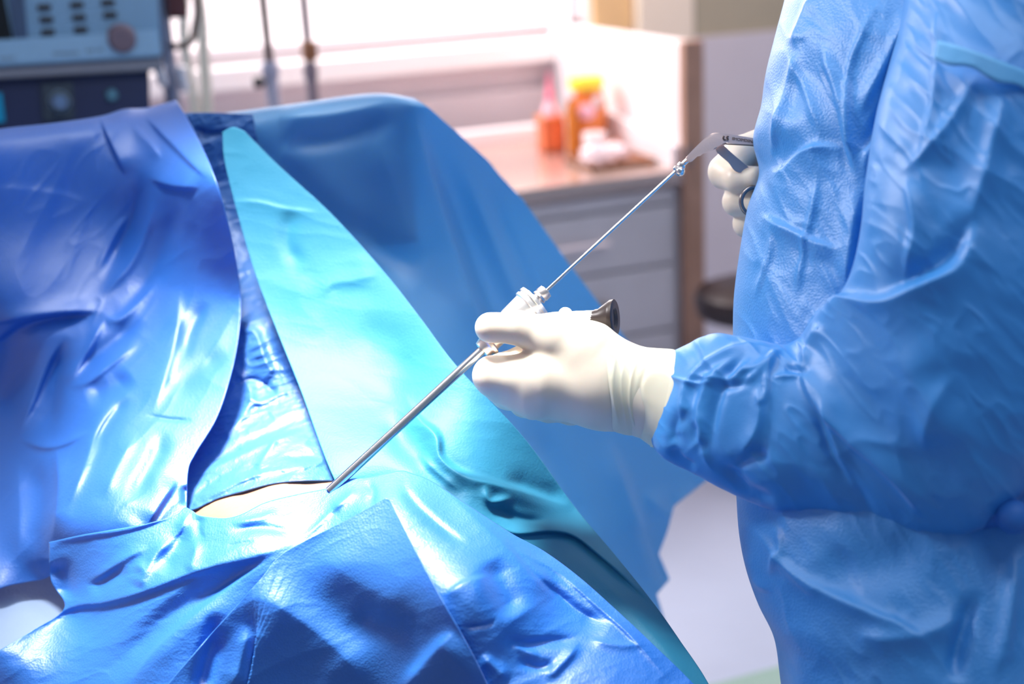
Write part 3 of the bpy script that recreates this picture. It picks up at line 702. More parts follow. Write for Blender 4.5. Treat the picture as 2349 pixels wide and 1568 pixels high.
sd = empty('screen_drape', az(1100, 500, 1.2), 'large blue drape hanging from the right half of the bar, behind the teal drape', 'drape')
D_S = [
 ([(560, 300), (700, 455), (860, 590), (960, 660)], 42, 20, -.016),
 ([(620, 335), (780, 318), (920, 262)], 26, 22, -.010),
 ([(600, 270), (760, 262), (900, 232)], 12, 22, .006),
 ([(942, 232), (985, 390), (1065, 640), (1150, 860)], 14, 70, .022),
 ([(975, 300), (1045, 480), (1125, 700), (1205, 900)], 40, 16, -.012),
 ([(1040, 330), (1120, 520), (1200, 700), (1300, 900)], 36, 22, .010),
 ([(1100, 380), (1170, 560), (1260, 760), (1350, 960)], 18, 22, -.008),
 ([(860, 300), (905, 430), (960, 600)], 60, 60, .010),
 ([(800, 480), (900, 580), (980, 610)], 40, 30, -.008),
 ([(1060, 840), (1130, 960), (1190, 1080), (1260, 1180)], 26, 10, .010),
 ([(1210, 960), (1270, 1080), (1350, 1250)], 30, 30, -.008),
 ([(1385, 990), (1440, 1130), (1490, 1270), (1530, 1390)], 12, 34, .016),
 ([(1470, 1120), (1540, 1180), (1600, 1110)], 30, 16, .012),
 ([(1465, 1190), (1500, 1290), (1520, 1350)], 12, 14, -.012)]
RIGD = [(950, 226), (985, 248), (1050, 305), (1120, 368), (1145, 400), (1200, 458), (1300, 598), (1440, 783), (1530, 935), (1622, 1100), (1582, 1132), (1546, 1160), (1530, 1220), (1511, 1270), (1536, 1328), (1506, 1362), (1530, 1440), (1600, 1568), (1680, 1700)]
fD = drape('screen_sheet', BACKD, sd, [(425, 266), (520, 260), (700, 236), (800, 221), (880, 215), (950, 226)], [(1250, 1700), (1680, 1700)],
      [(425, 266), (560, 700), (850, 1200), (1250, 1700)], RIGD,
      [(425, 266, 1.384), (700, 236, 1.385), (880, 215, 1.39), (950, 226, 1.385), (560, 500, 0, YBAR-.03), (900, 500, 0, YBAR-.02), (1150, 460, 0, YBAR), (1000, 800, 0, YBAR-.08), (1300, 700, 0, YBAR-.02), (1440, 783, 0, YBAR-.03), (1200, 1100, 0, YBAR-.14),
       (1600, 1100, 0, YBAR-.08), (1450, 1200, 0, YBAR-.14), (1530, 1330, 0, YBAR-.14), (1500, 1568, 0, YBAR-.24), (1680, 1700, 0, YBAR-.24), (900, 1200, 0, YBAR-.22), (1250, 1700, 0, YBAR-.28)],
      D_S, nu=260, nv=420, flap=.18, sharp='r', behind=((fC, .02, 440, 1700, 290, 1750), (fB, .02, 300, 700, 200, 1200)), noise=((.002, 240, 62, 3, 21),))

fd = empty('foreground_drape', az(700, 1400, 1.0), 'wide light blue drape covering the patient in the foreground, folded into a pointed flap', 'drape')
FL_S = [
 ([(540, 1384), (613, 1380), (715, 1444), (790, 1510), (870, 1600)], 60, 150, .022),
 ([(500, 1430), (480, 1500), (450, 1600)], 26, 20, -.010), ([(570, 1430), (556, 1500), (530, 1590)], 20, 20, .007),
 ([(1050, 1444), (985, 1510), (920, 1590)], 110, 16, .016),
 ([(720, 1260), (830, 1340), (960, 1400)], 70, 50, .006), ([(800, 1400), (900, 1440), (980, 1440)], 30, 50, -.005)]
fF = drape('folded_flap', BLUE2, fd, [(886, 1142), (892, 1144)], [(250, 1760), (700, 1780), (1180, 1780)],
      [(886, 1142), (800, 1190), (700, 1240), (638, 1278), (600, 1325), (552, 1378), (470, 1470), (360, 1600), (250, 1760)], [(892, 1144), (950, 1256), (1016, 1378), (1060, 1455), (1102, 1535), (1140, 1630), (1180, 1780)],
      [(889, 1143, 1.100), (700, 1240, 1.063), (1016, 1378, 1.044), (1102, 1535, .985), (552, 1378, 1.018), (800, 1300, 1.045), (800, 1450, .98), (950, 1500, .978), (360, 1600, .945), (700, 1600, .92), (250, 1760, .88), (700, 1780, .86), (1180, 1780, .88)],
      FL_S, nu=260, nv=260, noise=((.0020, 160, -30, 2, 46), (.0005, 34, -20, 2, 47)))

E_S = [
 ([(690, 1238), (600, 1272), (460, 1306), (330, 1355), (240, 1380), (150, 1397), (-10, 1496)], 10, 34, .016),
 ([(640, 1285), (540, 1330), (410, 1400), (310, 1490), (215, 1575)], 36, 30, -.030),
 ([(640, 1276), (552, 1330), (430, 1425), (350, 1500), (290, 1580)], 30, 7, .012),
 ([(500, 1400), (480, 1480), (440, 1568)], 26, 20, -.012), ([(560, 1420), (550, 1500), (520, 1580)], 20, 20, .007),
 ([(700, 1300), (800, 1370), (900, 1400)], 60, 60, .008), ([(830, 1250), (760, 1330), (860, 1450)], 50, 50, -.004),
 ([(424, 1200), (410, 1250), (365, 1320)], 20, 24, -.020),
 ([(440, 1172), (425, 1195), (410, 1222), (385, 1240)], 6, 10, .010), ([(405, 1235), (360, 1270), (330, 1330)], 10, 14, .010),
 ([(466, 1182), (458, 1210), (466, 1240)], 6, 16, -.010), ([(455, 1240), (440, 1290), (425, 1310)], 14, 10, .010),
 ([(306, 1290), (330, 1310), (318, 1350)], 12, 20, .009), ([(290, 1295), (260, 1320), (200, 1350)], 20, 12, -.010),
 ([(115, 1246), (200, 1228), (300, 1212), (425, 1172)], 16, 5, .010),
 ([(130, 1280), (150, 1330), (150, 1380)], 20, 30, -.010), ([(345, 1258), (300, 1275), (200, 1340)], 8, 14, .008),
 ([(516, 1252), (550, 1248), (587, 1240)], 4, 5, -.007), ([(520, 1220), (600, 1210), (680, 1222)], 10, 12, -.006),
 ([(530, 1200), (600, 1188), (640, 1170)], 8, 10, .004),
 ([(828, 1112), (770, 1165), (720, 1215), (680, 1240)], 5, 6, .007), ([(822, 1120), (790, 1150), (762, 1172)], 12, 12, .010), ([(835, 1105), (856, 1130), (846, 1165)], 10, 10, -.006),
 ([(918, 1086), (940, 1140), (1000, 1200), (1080, 1260)], 10, 14, -.008),
 ([(1000, 1110), (1100, 1200), (1200, 1290), (1300, 1370)], 20, 36, .010),
 ([(1120, 1280), (1150, 1350), (1188, 1415)], 34, 34, -.014),
 ([(1139, 1224), (1200, 1270), (1280, 1312), (1370, 1390), (1450, 1462), (1540, 1568)], 12, 6, .010),
 ([(1240, 1320), (1320, 1400), (1400, 1440)], 16, 44, -.018),
 ([(1160, 1240), (1240, 1330), (1320, 1400)], 8, 8, -.006),
 ([(1143, 1458), (1200, 1475), (1262, 1470), (1344, 1466)], 12, 16, -.012),
 ([(1330, 1470), (1300, 1510), (1250, 1560)], 10, 14, .014), ([(1344, 1466), (1420, 1480), (1480, 1478)], 6, 10, .008),
 ([(1180, 1510), (1230, 1530), (1280, 1520)], 12, 12, -.010), ([(1170, 1480), (1240, 1505)], 6, 8, .006),
 ([(1017, 1368), (1068, 1336), (1130, 1320)], 5, 20, .004), ([(1060, 1440), (1120, 1430), (1140, 1415)], 5, 8, -.004),
 ([(1100, 1500), (1170, 1560)], 14, 20, .006)]
TOPE = [(113, 1243), (180, 1228), (250, 1216), (340, 1200), (405, 1180), (424, 1164), (440, 1170), (460, 1182), (500, 1188), (528, 1187), (560, 1177), (610, 1152), (690, 1132), (760, 1118), (800, 1100), (850, 1094), (915, 1080), (945, 1086), (990, 1104), (1060, 1150), (1120, 1190), (1180, 1228), (1250, 1266), (1330, 1325), (1420, 1405), (1500, 1480), (1590, 1568), (1700, 1690)]
drape('foreground_sheet', BLUE2, fd, TOPE, [(-260, 1800), (400, 1800), (1000, 1800), (1700, 1800)],
      [(113, 1243), (117, 1330), (148, 1394), (70, 1448), (-40, 1520), (-160, 1640), (-260, 1800)], [(1700, 1690), (1700, 1800)],
      [(113, 1243, 1.0), (250, 1216, 1.03), (424, 1164, 1.055), (528, 1187, 1.062), (690, 1132, 1.075), (850, 1094, 1.09), (915, 1080, 1.095), (1060, 1150, 1.07), (1250, 1266, 1.02), (1420, 1405, .975), (1590, 1568, .925), (1700, 1700, .89),
       (150, 1394, .94), (0, 1500, .925), (-60, 1620, .86), (300, 1330, 1.0), (600, 1260, 1.05), (600, 1400, 1.0), (300, 1500, .95), (889, 1150, 1.09), (800, 1300, 1.04), (900, 1500, .98), (1100, 1350, 1.045), (1200, 1500, .98), (1400, 1560, .95), (-200, 1780, .77), (600, 1780, .87), (1200, 1780, .90), (1700, 1800, .88)],
      E_S, nu=560, nv=260, lim=.0004, behind=((fF, .010, lambda x, y: np.clip((892+(y-1144)*.545-x+12)/24, 0, 1)*np.clip((x-(889-(y-1143)*1.45)+30)/60, 0, 1)*np.clip((y-1146)/12, 0, 1)),), noise=((.004, 120, -35, 2, 41), (.0009, 40, -25, 3, 43), (.0004, 16, 0, 2, 44)))

sf = empty('anaesthesia_screen', (.2, 1.72, .8), 'steel bar frame holding up the drapes across the table', 'screen')
barL = Vector(P(-90, 318, fA(-90, 318)+.034))+Vector((0, .006, -.012)); barR = Vector(P(880, 240, fD(880, 240)+.034))+Vector((0, .006, -.012))
barm = Vector(P(420, 272, fA(420, 272)+.036))+Vector((0, .006, -.012))
bm = bmesh.new(); tube(bm, catmull([list(barL), list(barm), list(barR)], 10), .006, 16); bmo('cross_bar', bm, STEEL2, sf)
for q in (barL.lerp(barm, .15), barm.lerp(barR, .8)):
    bm = bmesh.new(); tube(bm, [q, (q.x, q.y+.10, 1.2), (q.x, q.y+.16, .72)], .006, 14); bmo('upright', bm, STEEL2, sf)

gs = empty('grey_sheet', az(40, 1450, .9), 'pale grey blue sheet lying at the lower left beneath the blue drapes', 'sheet')
drape('sheet', GREYCL, gs, [(-300, 1400), (0, 1300), (220, 1270)], [(-300, 1700), (0, 1600), (260, 1500)], [(-300, 1400), (-300, 1700)], [(220, 1270), (260, 1500)],
      [(-300, 1400, .90), (220, 1270, .905), (-300, 1700, .87), (260, 1500, .88), (0, 1420, .90)], [([(0, 1370), (80, 1400), (130, 1450)], 20, 20, .003)], nu=60, nv=40, noise=((.002, 60, 20, 2, 51),))

# ------------------------------------------------------------------ surgeon
surg = empty('person', (1.0, 1.15, 0), 'surgeon in a blue gown and cream latex gloves holding a long instrument in both hands', 'person')
T_S = [
 ([(1840, 100), (1815, 190), (1790, 290), (1770, 380)], 10, 16, .009),
 ([(1870, -20), (1830, 90), (1845, 110)], 14, 10, .007),
 ([(1880, 90), (1925, 220), (1955, 330), (1968, 420)], 30, 8, .012),
 ([(2030, -20), (1985, 70), (1955, 150), (1950, 250), (1968, 420)], 8, 8, .010),
 ([(2150, -20), (2080, 60), (2020, 180), (1965, 280)], 7, 22, .014),
 ([(2105, 70), (2060, 180), (2020, 270), (1985, 370)], 18, 14, -.026),
 ([(2110, 110), (2060, 240), (2000, 350), (1975, 430)], 14, 14, .014),
 ([(1975, 430), (1965, 520), (1950, 620), (1935, 690)], 10, 30, .012),
 ([(1880, 380), (1870, 470), (1850, 560), (1820, 700)], 6, 9, .007),
 ([(1760, 380), (1800, 400), (1880, 340), (1950, 350)], 10, 26, .007), ([(1740, 490), (1800, 520), (1880, 560), (1940, 580)], 8, 20, .006),
 ([(1775, 510), (1770, 590), (1730, 690)], 5, 10, .006), ([(1900, 700), (1850, 760)], 6, 8, .006),
 ([(1790, 250), (1860, 330), (1900, 420)], 40, 40, .006),
 ([(1700, 1180), (1760, 1240), (1850, 1330), (1990, 1400), (2080, 1440), (2150, 1500)], 12, 22, .007),
 ([(1705, 1260), (1730, 1330), (1770, 1360)], 12, 10, .010), ([(1780, 1200), (1800, 1260), (1760, 1320)], 10, 10, .006),
 ([(2240, 1350), (2200, 1480), (2190, 1568)], 20, 20, -.010), ([(2330, 1250), (2310, 1400), (2280, 1560)], 22, 16, .010),
 ([(1850, 1300), (2000, 1300), (2140, 1250)], 60, 60, -.008), ([(1950, 1460), (2100, 1460), (2230, 1400)], 30, 30, .008)]
TR = [(1845, -220, 2560, -220, 1.30, .15), (1820, -60, 2570, -60, 1.29, .16), (1790, 60, 2580, 60, 1.285, .165), (1768, 150, 2590, 150, 1.28, .17), (1757, 225, 2600, 225, 1.28, .17), (1738, 305, 2600, 305, 1.28, .17),
      (1752, 385, 2600, 385, 1.28, .17), (1724, 470, 2600, 470, 1.28, .17), (1703, 590, 2600, 590, 1.28, .17), (1692, 680, 2600, 680, 1.275, .17), (1690, 770, 2590, 770, 1.27, .17), (1692, 900, 2570, 900, 1.26, .17), (1696, 1060, 2550, 1060, 1.25, .17),
      (1699, 1150, 2540, 1150, 1.24, .17), (1706, 1240, 2530, 1240, 1.23, .17), (1722, 1320, 2530, 1320, 1.22, .17), (1750, 1400, 2540, 1400, 1.21, .17), (1788, 1480, 2550, 1480, 1.20, .17), (1803, 1568, 2560, 1568, 1.19, .17), (1815, 1700, 2570, 1700, 1.18, .17), (1825, 2000, 2580, 2000, 1.15, .17)]
ringloft('gown', GOWN, surg, TR, n_al=460, n_ar=520, S=T_S, cap=(True, True), noise=((.004, 100, 70, 2.2, 61), (.0016, 36, 60, 2.5, 62)))
SL_S = [
 ([(1510, 850), (1560, 870), (1600, 880), (1660, 875)], 4, 6, .003),
 ([(1535, 1040), (1560, 960), (1575, 880), (1640, 820), (1700, 795), (1790, 792)], 8, 12, .011),
 ([(1555, 1030), (1545, 990), (1560, 960), (1580, 940)], 12, 10, -.016), ([(1540, 1020), (1560, 1055), (1600, 1075)], 8, 10, -.010),
 ([(1560, 1050), (1610, 1000), (1605, 930), (1640, 860), (1700, 810)], 8, 12, .010),
 ([(1730, 805), (1670, 860), (1645, 920), (1632, 990), (1640, 1040)], 9, 9, -.022),
 ([(1740, 812), (1690, 860), (1660, 870), (1580, 860)], 8, 8, .009),
 ([(1800, 795), (1740, 840), (1680, 862)], 6, 9, .011), ([(1790, 810), (1730, 862), (1690, 900)], 10, 8, .008),
 ([(1795, 800), (1765, 840), (1758, 900), (1745, 920), (1742, 870)], 7, 8, .010),
 ([(1650, 885), (1700, 883), (1730, 870)], 6, 7, -.008), ([(1740, 880), (1745, 960), (1720, 1020), (1660, 1080)], 10, 20, .008),
 ([(1640, 1090), (1610, 1020), (1605, 970), (1612, 940)], 9, 8, .008), ([(1618, 1040), (1600, 1000), (1598, 960)], 7, 7, -.008),
 ([(1690, 1040), (1680, 1090), (1720, 1130), (1790, 1160)], 16, 14, -.013), ([(1770, 1035), (1710, 1050), (1690, 1080)], 14, 16, -.008),
 ([(1840, 860), (1800, 865), (1770, 866)], 5, 8, .007),
 ([(1795, 840), (1840, 855), (1862, 850)], 6, 6, -.005),
 ([(1838, 800), (1845, 860), (1880, 930), (1960, 1010), (2060, 1100), (2150, 1215)], 40, 8, .014),
 ([(1860, 880), (1880, 950), (1910, 1040), (1960, 1120), (2020, 1210)], 10, 10, -.008), ([(1900, 900), (1905, 980), (1940, 1080), (1990, 1180)], 12, 12, .005),
 ([(1840, 790), (1870, 730), (1905, 690), (1960, 684), (2030, 690), (2110, 655), (2200, 610), (2240, 520)], 10, 26, .015),
 ([(1900, 740), (1860, 790), (1845, 850)], 12, 16, .010),
 ([(2010, 660), (2110, 625), (2190, 570), (2230, 480)], 26, 10, -.012),
 ([(2150, 660), (2250, 800), (2240, 950)], 60, 70, -.004), ([(2040, 780), (2120, 900), (2200, 1050)], 60, 60, .006),
 ([(2200, 850), (2150, 920), (2120, 1050)], 16, 22, .005),
 ([(2080, 400), (2100, 530), (2060, 660)], 16, 10, .010),
 ([(2245, 170), (2180, 280), (2110, 365), (2060, 400)], 12, 14, .008),
 ([(2305, 200), (2260, 380), (2225, 520)], 22, 18, .010), ([(2200, 300), (2160, 450), (2140, 600)], 30, 30, -.006),
 ([(2150, -20), (2150, 120), (2135, 260), (2110, 380)], 12, 8, .010)]
SR = [(1548, 803, 1491, 1008, 1.215, .032), (1575, 790, 1510, 1040, 1.205, .040), (1610, 773, 1548, 1066, 1.20, .046), (1645, 764, 1600, 1090, 1.19, .050), (1700, 772, 1660, 1122, 1.18, .054), (1790, 789, 1740, 1160, 1.165, .058), (1832, 775, 1820, 1175, 1.155, .060),
      (1862, 738, 1930, 1203, 1.14, .062), (1896, 700, 2040, 1232, 1.12, .064), (1925, 676, 2140, 1243, 1.105, .066), (1945, 650, 2230, 1215, 1.09, .068), (1962, 610, 2330, 1135, 1.08, .07), (1975, 560, 2410, 1000, 1.075, .072), (1985, 500, 2450, 850, 1.075, .074),
      (1995, 400, 2480, 600, 1.08, .076), (2020, 250, 2500, 380, 1.09, .08), (2060, 100, 2510, 150, 1.11, .085), (2090, -60, 2510, -60, 1.13, .085), (2110, -200, 2500, -220, 1.15, .07)]
SL_S = [(a, b*(1.15 if d > 0 else 1.5), c_*(1.15 if d > 0 else 1.5), d*(1 if d > 0 else .7)) for a, b, c_, d in SL_S]
slv = ringloft('sleeve', SLEEVE, surg, SR, lim=.00034, n_al=520, n_ar=360, S=SL_S, cap=(False, True), noise=((.0035, 90, 40, 2, 71), (.0014, 30, 50, 2.5, 72)), expo=2.2)
# far sleeve, behind the torso
ringloft('sleeve', SLEEVE, surg, [(1840, 340, 1850, 560, 1.47, .04), (1980, 380, 1960, 680, 1.52, .06), (2160, 400, 2120, 820, 1.54, .06), (2200, 300, 2340, 740, 1.55, .06), (2200, 100, 2430, 200, 1.51, .07), (2200, -150, 2420, -150, 1.44, .08)], 120, 80, cap=(True, True))
# tie band over the upper arm
pts = [(2150, 112), (2190, 122), (2250, 142), (2310, 165), (2380, 195), (2460, 240)]
vs_, fs = [], []
cc = resamp(pts, 60)
for i, (x, y) in enumerate(cc):
    wv = 42+6*math.sin(i*.3)
    dd = 1.0+.012*math.exp(-((x-2300)/150)**2)*-1
    for s in np.linspace(0, 1, 6): vs_.append(P(x-s*8, y-20+s*wv, 1.099-.001*s-.094*math.sqrt(max(.05, 1-((x-2285)/240)**2))))
o = mesh('tie_band', vs_, grid_faces(60, 6), cloth('tie_cloth', (.14, .50, .90), rough=.6, spec=.2, dots=.1), surg); s_ = o.modifiers.new('t', 'SOLIDIFY'); s_.thickness = .002
tag(o, 'lighter blue tie band')
# waist tie at the right
bm = bmesh.new(); q = [P(x, y, d) for x, y, d in ((2200, 1215, 1.12), (2260, 1190, 1.07), (2310, 1180, 1.05), (2360, 1170, 1.05), (2440, 1150, 1.06))]
tube(bm, catmull(q, 8), .008, 12); bmo('waist_tie', bm, mat('dark_tie', (.02, .14, .50), rough=.6), surg)
bm = bmesh.new(); cpt = V(2325, 1185, 1.045); bmesh.ops.create_icosphere(bm, subdivisions=3, radius=.014, matrix=Matrix.Translation(cpt)); bmo('knot', bm, mat('dark_tie2', (.02, .15, .52), rough=.6), surg)
# legs and shoes below the gown
TRO = mat('blue_trousers', (.03, .15, .45), rough=.7)
base = P(2200, 1700, 1.18)
for s in (-1, 1):
    bm = bmesh.new(); x0, y0 = base[0]+.03, base[1]+s*.10+.03
    tube(bm, [(x0, y0, .62), (x0, y0, .40), (x0, y0, .08)], [.085, .07, .055], 20); bmo('trouser_leg', bm, TRO, surg)
    bm = bmesh.new(); tube(bm, [(x0+.06, y0, .045), (x0+.02, y0, .055), (x0-.06, y0, .05), (x0-.14, y0, .036), (x0-.17, y0, .03)], [.028, .044, .042, .034, .02], 18)
    bmo('clog', bm, WHITE, surg)

# near hand: left glove gripping the endoscope
DH = 1.245
cp = [
 (((1124, 751, 1.238, 35)), (1192, 752, 1.238, 36)), ((1192, 752, 1.238, 36), (1275, 780, 1.24, 58)), ((1275, 780, 1.24, 58), (1345, 818, 1.242, 80)),
 ((1262, 868, 1.245, 76), (1382, 878, 1.245, 104)), ((1300, 882, 1.255, 84), (1385, 884, 1.255, 100)), ((1345, 818, 1.242, 82), (1400, 875, 1.245, 95)),
 ((1382, 878, 1.245, 104), (1440, 890, 1.242, 95)), ((1440, 890, 1.242, 95), (1500, 905, 1.235, 100)), ((1500, 905, 1.235, 100), (1560, 920, 1.225, 102)),
 ((1250, 872, 1.243, 70), (1130, 861, 1.250, 43)), ((1225, 900, 1.250, 62), (1150, 885, 1.262, 42)),
 ((1130, 861, 1.252, 42), (1148, 848, 1.288, 34)), ((1148, 848, 1.288, 34), (1215, 812, 1.30, 30)),
 ((1225, 905, 1.262, 52), (1165, 898, 1.280, 38)), ((1165, 898, 1.280, 38), (1235, 860, 1.312, 32)),
 ((1260, 920, 1.272, 50), (1205, 918, 1.300, 36)), ((1205, 918, 1.300, 36), (1270, 890, 1.325, 31)),
 ((1310, 930, 1.282, 46), (1262, 925, 1.312, 32)), ((1262, 925, 1.312, 32), (1320, 905, 1.33, 28)),
]

def fixcaps(c): return [((a[0], a[1], a[2], a[3]), (b[0], b[1], b[2], b[3])) for a, b in c]
glv = blob('glove', GLOVE, surg, fixcaps(cp), res=.0017, k=.008)
# ribbed inner cuff and rolled hem of the near glove
RC = [(1378, 776, 1400, 986, 1.243, .043), (1386, 777, 1410, 990, 1.242, .0445), (1410, 786, 1432, 996, 1.241, .0425), (1450, 793, 1460, 1000, 1.238, .0425), (1500, 797, 1478, 1012, 1.232, .043), (1535, 800, 1492, 1022, 1.226, .0435), (1550, 803, 1500, 1026, 1.222, .044), (1600, 820, 1580, 1040, 1.20, .04)]
RC_S = [([(1384, 790), (1368, 880), (1392, 985)], 5, 3, .0010), ([(1478, 800), (1452, 850), (1445, 930), (1470, 1010)], 4, 3, .0012), ([(1415, 795), (1405, 880), (1420, 985)], 4, 5, .0008), ([(1440, 800), (1425, 880), (1440, 990)], 6, 4, .0009), ([(1505, 800), (1470, 880), (1465, 960), (1480, 1010)], 6, 6, -.0010)]
cf = ringloft('glove_cuff', GLOVE2, surg, RC, 160, 160, S=RC_S, cap=(True, True), expo=2.05, noise=((.0012, 60, 80, 2, 81),))
tag(cf, 'ribbed cream glove cuff')

# far hand: right glove closed on the scissor handle
cq = [
 ((1840, 345, 1.41, 62), (1850, 440, 1.42, 70)), ((1840, 345, 1.41, 55), (1762, 328, 1.40, 42)), ((1762, 330, 1.395, 42), (1700, 352, 1.385, 40)),
 ((1700, 352, 1.385, 38), (1664, 392, 1.375, 38)), ((1664, 396, 1.372, 38), (1692, 412, 1.352, 31)), ((1692, 410, 1.352, 31), (1731, 408, 1.340, 27)),
 ((1820, 430, 1.41, 45), (1705, 440, 1.385, 40)), ((1702, 445, 1.383, 38), (1692, 462, 1.366, 33)), ((1692, 462, 1.366, 33), (1745, 470, 1.350, 29)),
 ((1830, 500, 1.41, 40), (1725, 490, 1.39, 36)), ((1722, 492, 1.388, 35), (1715, 512, 1.375, 32)), ((1715, 512, 1.375, 32), (1770, 528, 1.362, 28)),
 ((1850, 520, 1.42, 40), (1765, 530, 1.40, 30)), ((1755, 310, 1.42, 26), (1800, 292, 1.42, 32)), ((1850, 440, 1.42, 60), (1900, 470, 1.45, 62))]
blob('glove', GLOVE, surg, cq, res=.0016, k=.0045)

# ------------------------------------------------------------------ endoscope with working channel
P0, P1 = (775, 1108, 1.272), (1557, 386, 1.325)
def onl(x):                                # point on the instrument axis at picture column x
    t = (x-P0[0])/(P1[0]-P0[0]); y = P0[1]+(P1[1]-P0[1])*t; iz = (1-t)/P0[2]+t/P1[2]; return Vector(P(x, y, 1/iz))
AX = (onl(1557)-onl(775)).normalized()
end = empty('endoscope', onl(1120), 'long silver rigid endoscope with a black eyepiece held in the near glove', 'endoscope')
bm = bmesh.new(); tube(bm, [onl(755), onl(900), onl(1115)], .0046, 24); bmo('shaft', bm, STEEL, end)
bm = bmesh.new(); axial(bm, onl(1104), onl(1185), [(0, .0046), (.02, .009), (.14, .0105), (.18, .013), (.24, .013), (.28, .010), (.6, .010), (.62, .013), (1, .013)], 28); bmo('hub', bm, STEEL2, end)
bm = bmesh.new(); c0 = onl(1150); axial(bm, c0-Vector(FWD)*.018, c0, [(0, .004), (.1, .0075), (.4, .0075), (.45, .004), (1, .004)], 20); tag(bmo('stopcock', bm, BRASS, end), 'brass stopcock')
bm = bmesh.new(); axial(bm, onl(1165), onl(1228), [(0, .013), (.15, .0155), (.72, .0165), (.75, .0185), (.83, .0185), (.84, .0172), (.90, .0172), (.91, .0190), (1, .0185)], 40)
tag(bmo('channel_block', bm, mat('frosted_metal', (.86, .83, .79), rough=.28, metal=.75), end), 'pale frosted metal block')
bm = bmesh.new(); axial(bm, onl(1226), onl(1254), [(0, .0085), (.2, .0085), (.22, .0055), (.34, .0055), (.36, .0078), (.5, .0070), (.62, .0078), (.95, .0072), (1, .005)], 24); bmo('luer_port', bm, STEEL2, end)
bm = bmesh.new(); tube(bm, [onl(1150), V(1190, 748, 1.282), V(1270, 735, 1.275), V(1368, 731, 1.262)], [.008, .009, .0085, .0085], 24)
bmo('eyepiece_tube', bm, mat('white_steel', (.88, .87, .86), rough=.25, metal=.5), end)
e0, e1 = V(1355, 732, 1.264), V(1412, 729, 1.256)
bm = bmesh.new(); axial(bm, e0, e1, [(0, .0086), (.16, .0088), (.2, .0095), (.32, .0098), (.78, .0172), (.82, .0178), (.97, .0182), (1, .0172), (.99, .010), (.9, .008)], 40)
bmo('eyepiece', bm, BLACKP, end)
bm = bmesh.new(); bmesh.ops.create_uvsphere(bm, u_segments=24, v_segments=16, radius=.0072, matrix=Matrix.Translation(V(1297, 721, 1.268))); bmo('light_post', bm, mat('white_cap', (.9, .87, .83), rough=.35), end)

# ------------------------------------------------------------------ grasping forceps through the endoscope
fo = empty('grasping_forceps', onl(1557), 'thin steel grasping forceps with a ring handle held in the far glove', 'forceps')
bm = bmesh.new(); tube(bm, [onl(1250), onl(1400), onl(1560)], .0017, 14); bmo('rod', bm, STEEL, fo)
bm = bmesh.new(); axial(bm, onl(1549), onl(1568), [(0, .002), (.1, .0042), (.3, .0046), (.45, .003), (.6, .0044), (.85, .0044), (1, .0025)], 20)
bmesh.ops.create_uvsphere(bm, u_segments=20, v_segments=12, radius=.0050, matrix=Matrix.Translation(V(1560, 393, 1.322))); bmo('ball_joint', bm, STEEL, fo)
bm = bmesh.new(); tube(bm, [onl(1562), V(1590, 355, 1.326), V(1600, 345, 1.327)], .0026, 14); bmo('neck', bm, STEEL, fo)
def plate(name, pts, d, th, m, parent, bev=.0012, smooth=True):
    c = resamp(pts+[pts[0]], 70) if smooth else np.array(pts, float)
    if smooth: c = c[:-1]
    bm = bmesh.new()
    dd = [d+(x-1600)*.00006 for x, y in c]
    a = [bm.verts.new(P(x, y, q)) for (x, y), q in zip(c, dd)]; b = [bm.verts.new(P(x, y, q+th)) for (x, y), q in zip(c, dd)]
    f1 = bm.faces.new(a); f2 = bm.faces.new(b[::-1]); n = len(a)
    for i in range(n): bm.faces.new((a[i], a[(i+1) % n], b[(i+1) % n], b[i]))
    if bev: bmesh.ops.bevel(bm, geom=list(f1.edges)+list(f2.edges), offset=bev, segments=2, affect='EDGES', profile=.6)
    return bmo(name, bm, m, parent)
HNDM = mat('rosy_steel', (.74, .52, .44), rough=.38, metal=.12, bump=.05, bscale=400)
plate('fixed_handle', [(1573, 361), (1590, 343), (1610, 323), (1624, 311), (1638, 304.5), (1656, 305.5), (1690, 310), (1737, 318), (1800, 328), (1800, 343), (1734, 332.5), (1690, 330), (1658, 327), (1650, 332), (1643, 340), (1630, 347), (1607, 354), (1597, 361), (1588, 370), (1579, 372)], 1.318, .007, HNDM, fo)
plate('handle_edge', [(1655, 327.5), (1690, 330), (1736, 333), (1800, 343.5), (1800, 347), (1736, 336.5), (1690, 333), (1656, 331)], 1.3185, .006, mat('copper_shade_steel', (.42, .22, .14), rough=.35, metal=.8), fo, .0006)
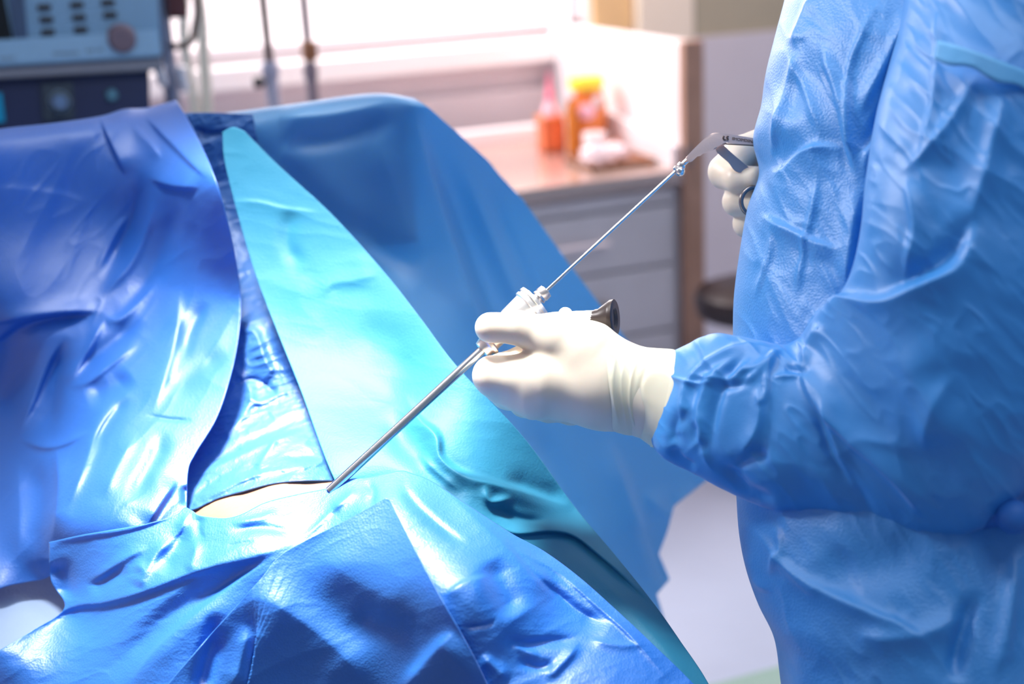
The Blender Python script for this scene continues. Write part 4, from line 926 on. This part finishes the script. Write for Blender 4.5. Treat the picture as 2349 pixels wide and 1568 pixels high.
plate('moving_handle', [(1641, 338), (1650, 332), (1657, 331), (1680, 352), (1712, 379), (1725, 392), (1690, 394), (1670, 372), (1645, 350)], 1.330, .006, mat('grey_steel', (.42, .36, .36), rough=.35, metal=.4), fo, .001)
bm = bmesh.new(); cr = V(1733, 464, 1.338); pr = []
for k in range(41):
    a = 2*math.pi*k/40; pr.append(Vector(P(1732+32*math.cos(a), 462+33*math.sin(a), 1.334+.004*math.cos(a))))
tube(bm, pr, .0024, 14, cap=False); bmo('finger_ring', bm, DARKST, fo)
bm = bmesh.new(); pr = [Vector(P(1820+28*math.cos(2*math.pi*k/32), 338+32*math.sin(2*math.pi*k/32), 1.345)) for k in range(33)]; tube(bm, pr, .0024, 12, cap=False); bmo('thumb_ring', bm, DARKST, fo)
# engraved mark and lettering on the handle
def ink(pts, w, name='engraving'):
    bm = bmesh.new(); tube(bm, [V(x, y, 1.3178+(x-1600)*.00006) for x, y in pts], w, 8); return bm
bm = ink([(1661, 312), (1659, 316), (1661, 320), (1665, 321)], .0009)
tube(bm, [V(x, y, 1.3213) for x, y in ((1672, 313), (1668, 312.5), (1667, 315), (1670, 317), (1671, 320), (1667, 321))], .0006, 8)
bmo('logo_engraving', bm, ENGR, fo)
txt = bpy.data.curves.new('engraved_lettering', 'FONT'); txt.body = 'IIMOIMDIINA'; txt.size = .0042; txt.extrude = .0001; txt.space_character = .95
to = bpy.data.objects.new('tmp_text', txt); col.objects.link(to); bpy.context.view_layer.update()
me = bpy.data.meshes.new_from_object(to.evaluated_get(bpy.context.evaluated_depsgraph_get())); bpy.data.objects.remove(to)
a = V(1679, 320.5, 1.3223); b = V(1732, 328.5, 1.3255); ux = (b-a); wdt = max(v.co.x for v in me.vertices); sc_ = ux.length/wdt; ux.normalize(); uz = -Vector(FWD); uy = uz.cross(ux).normalized()
for v in me.vertices: v.co = a+ux*v.co.x*sc_+uy*v.co.y*1.0+uz*v.co.z
link('engraved_lettering', me, ENGR, fo, smooth=False)
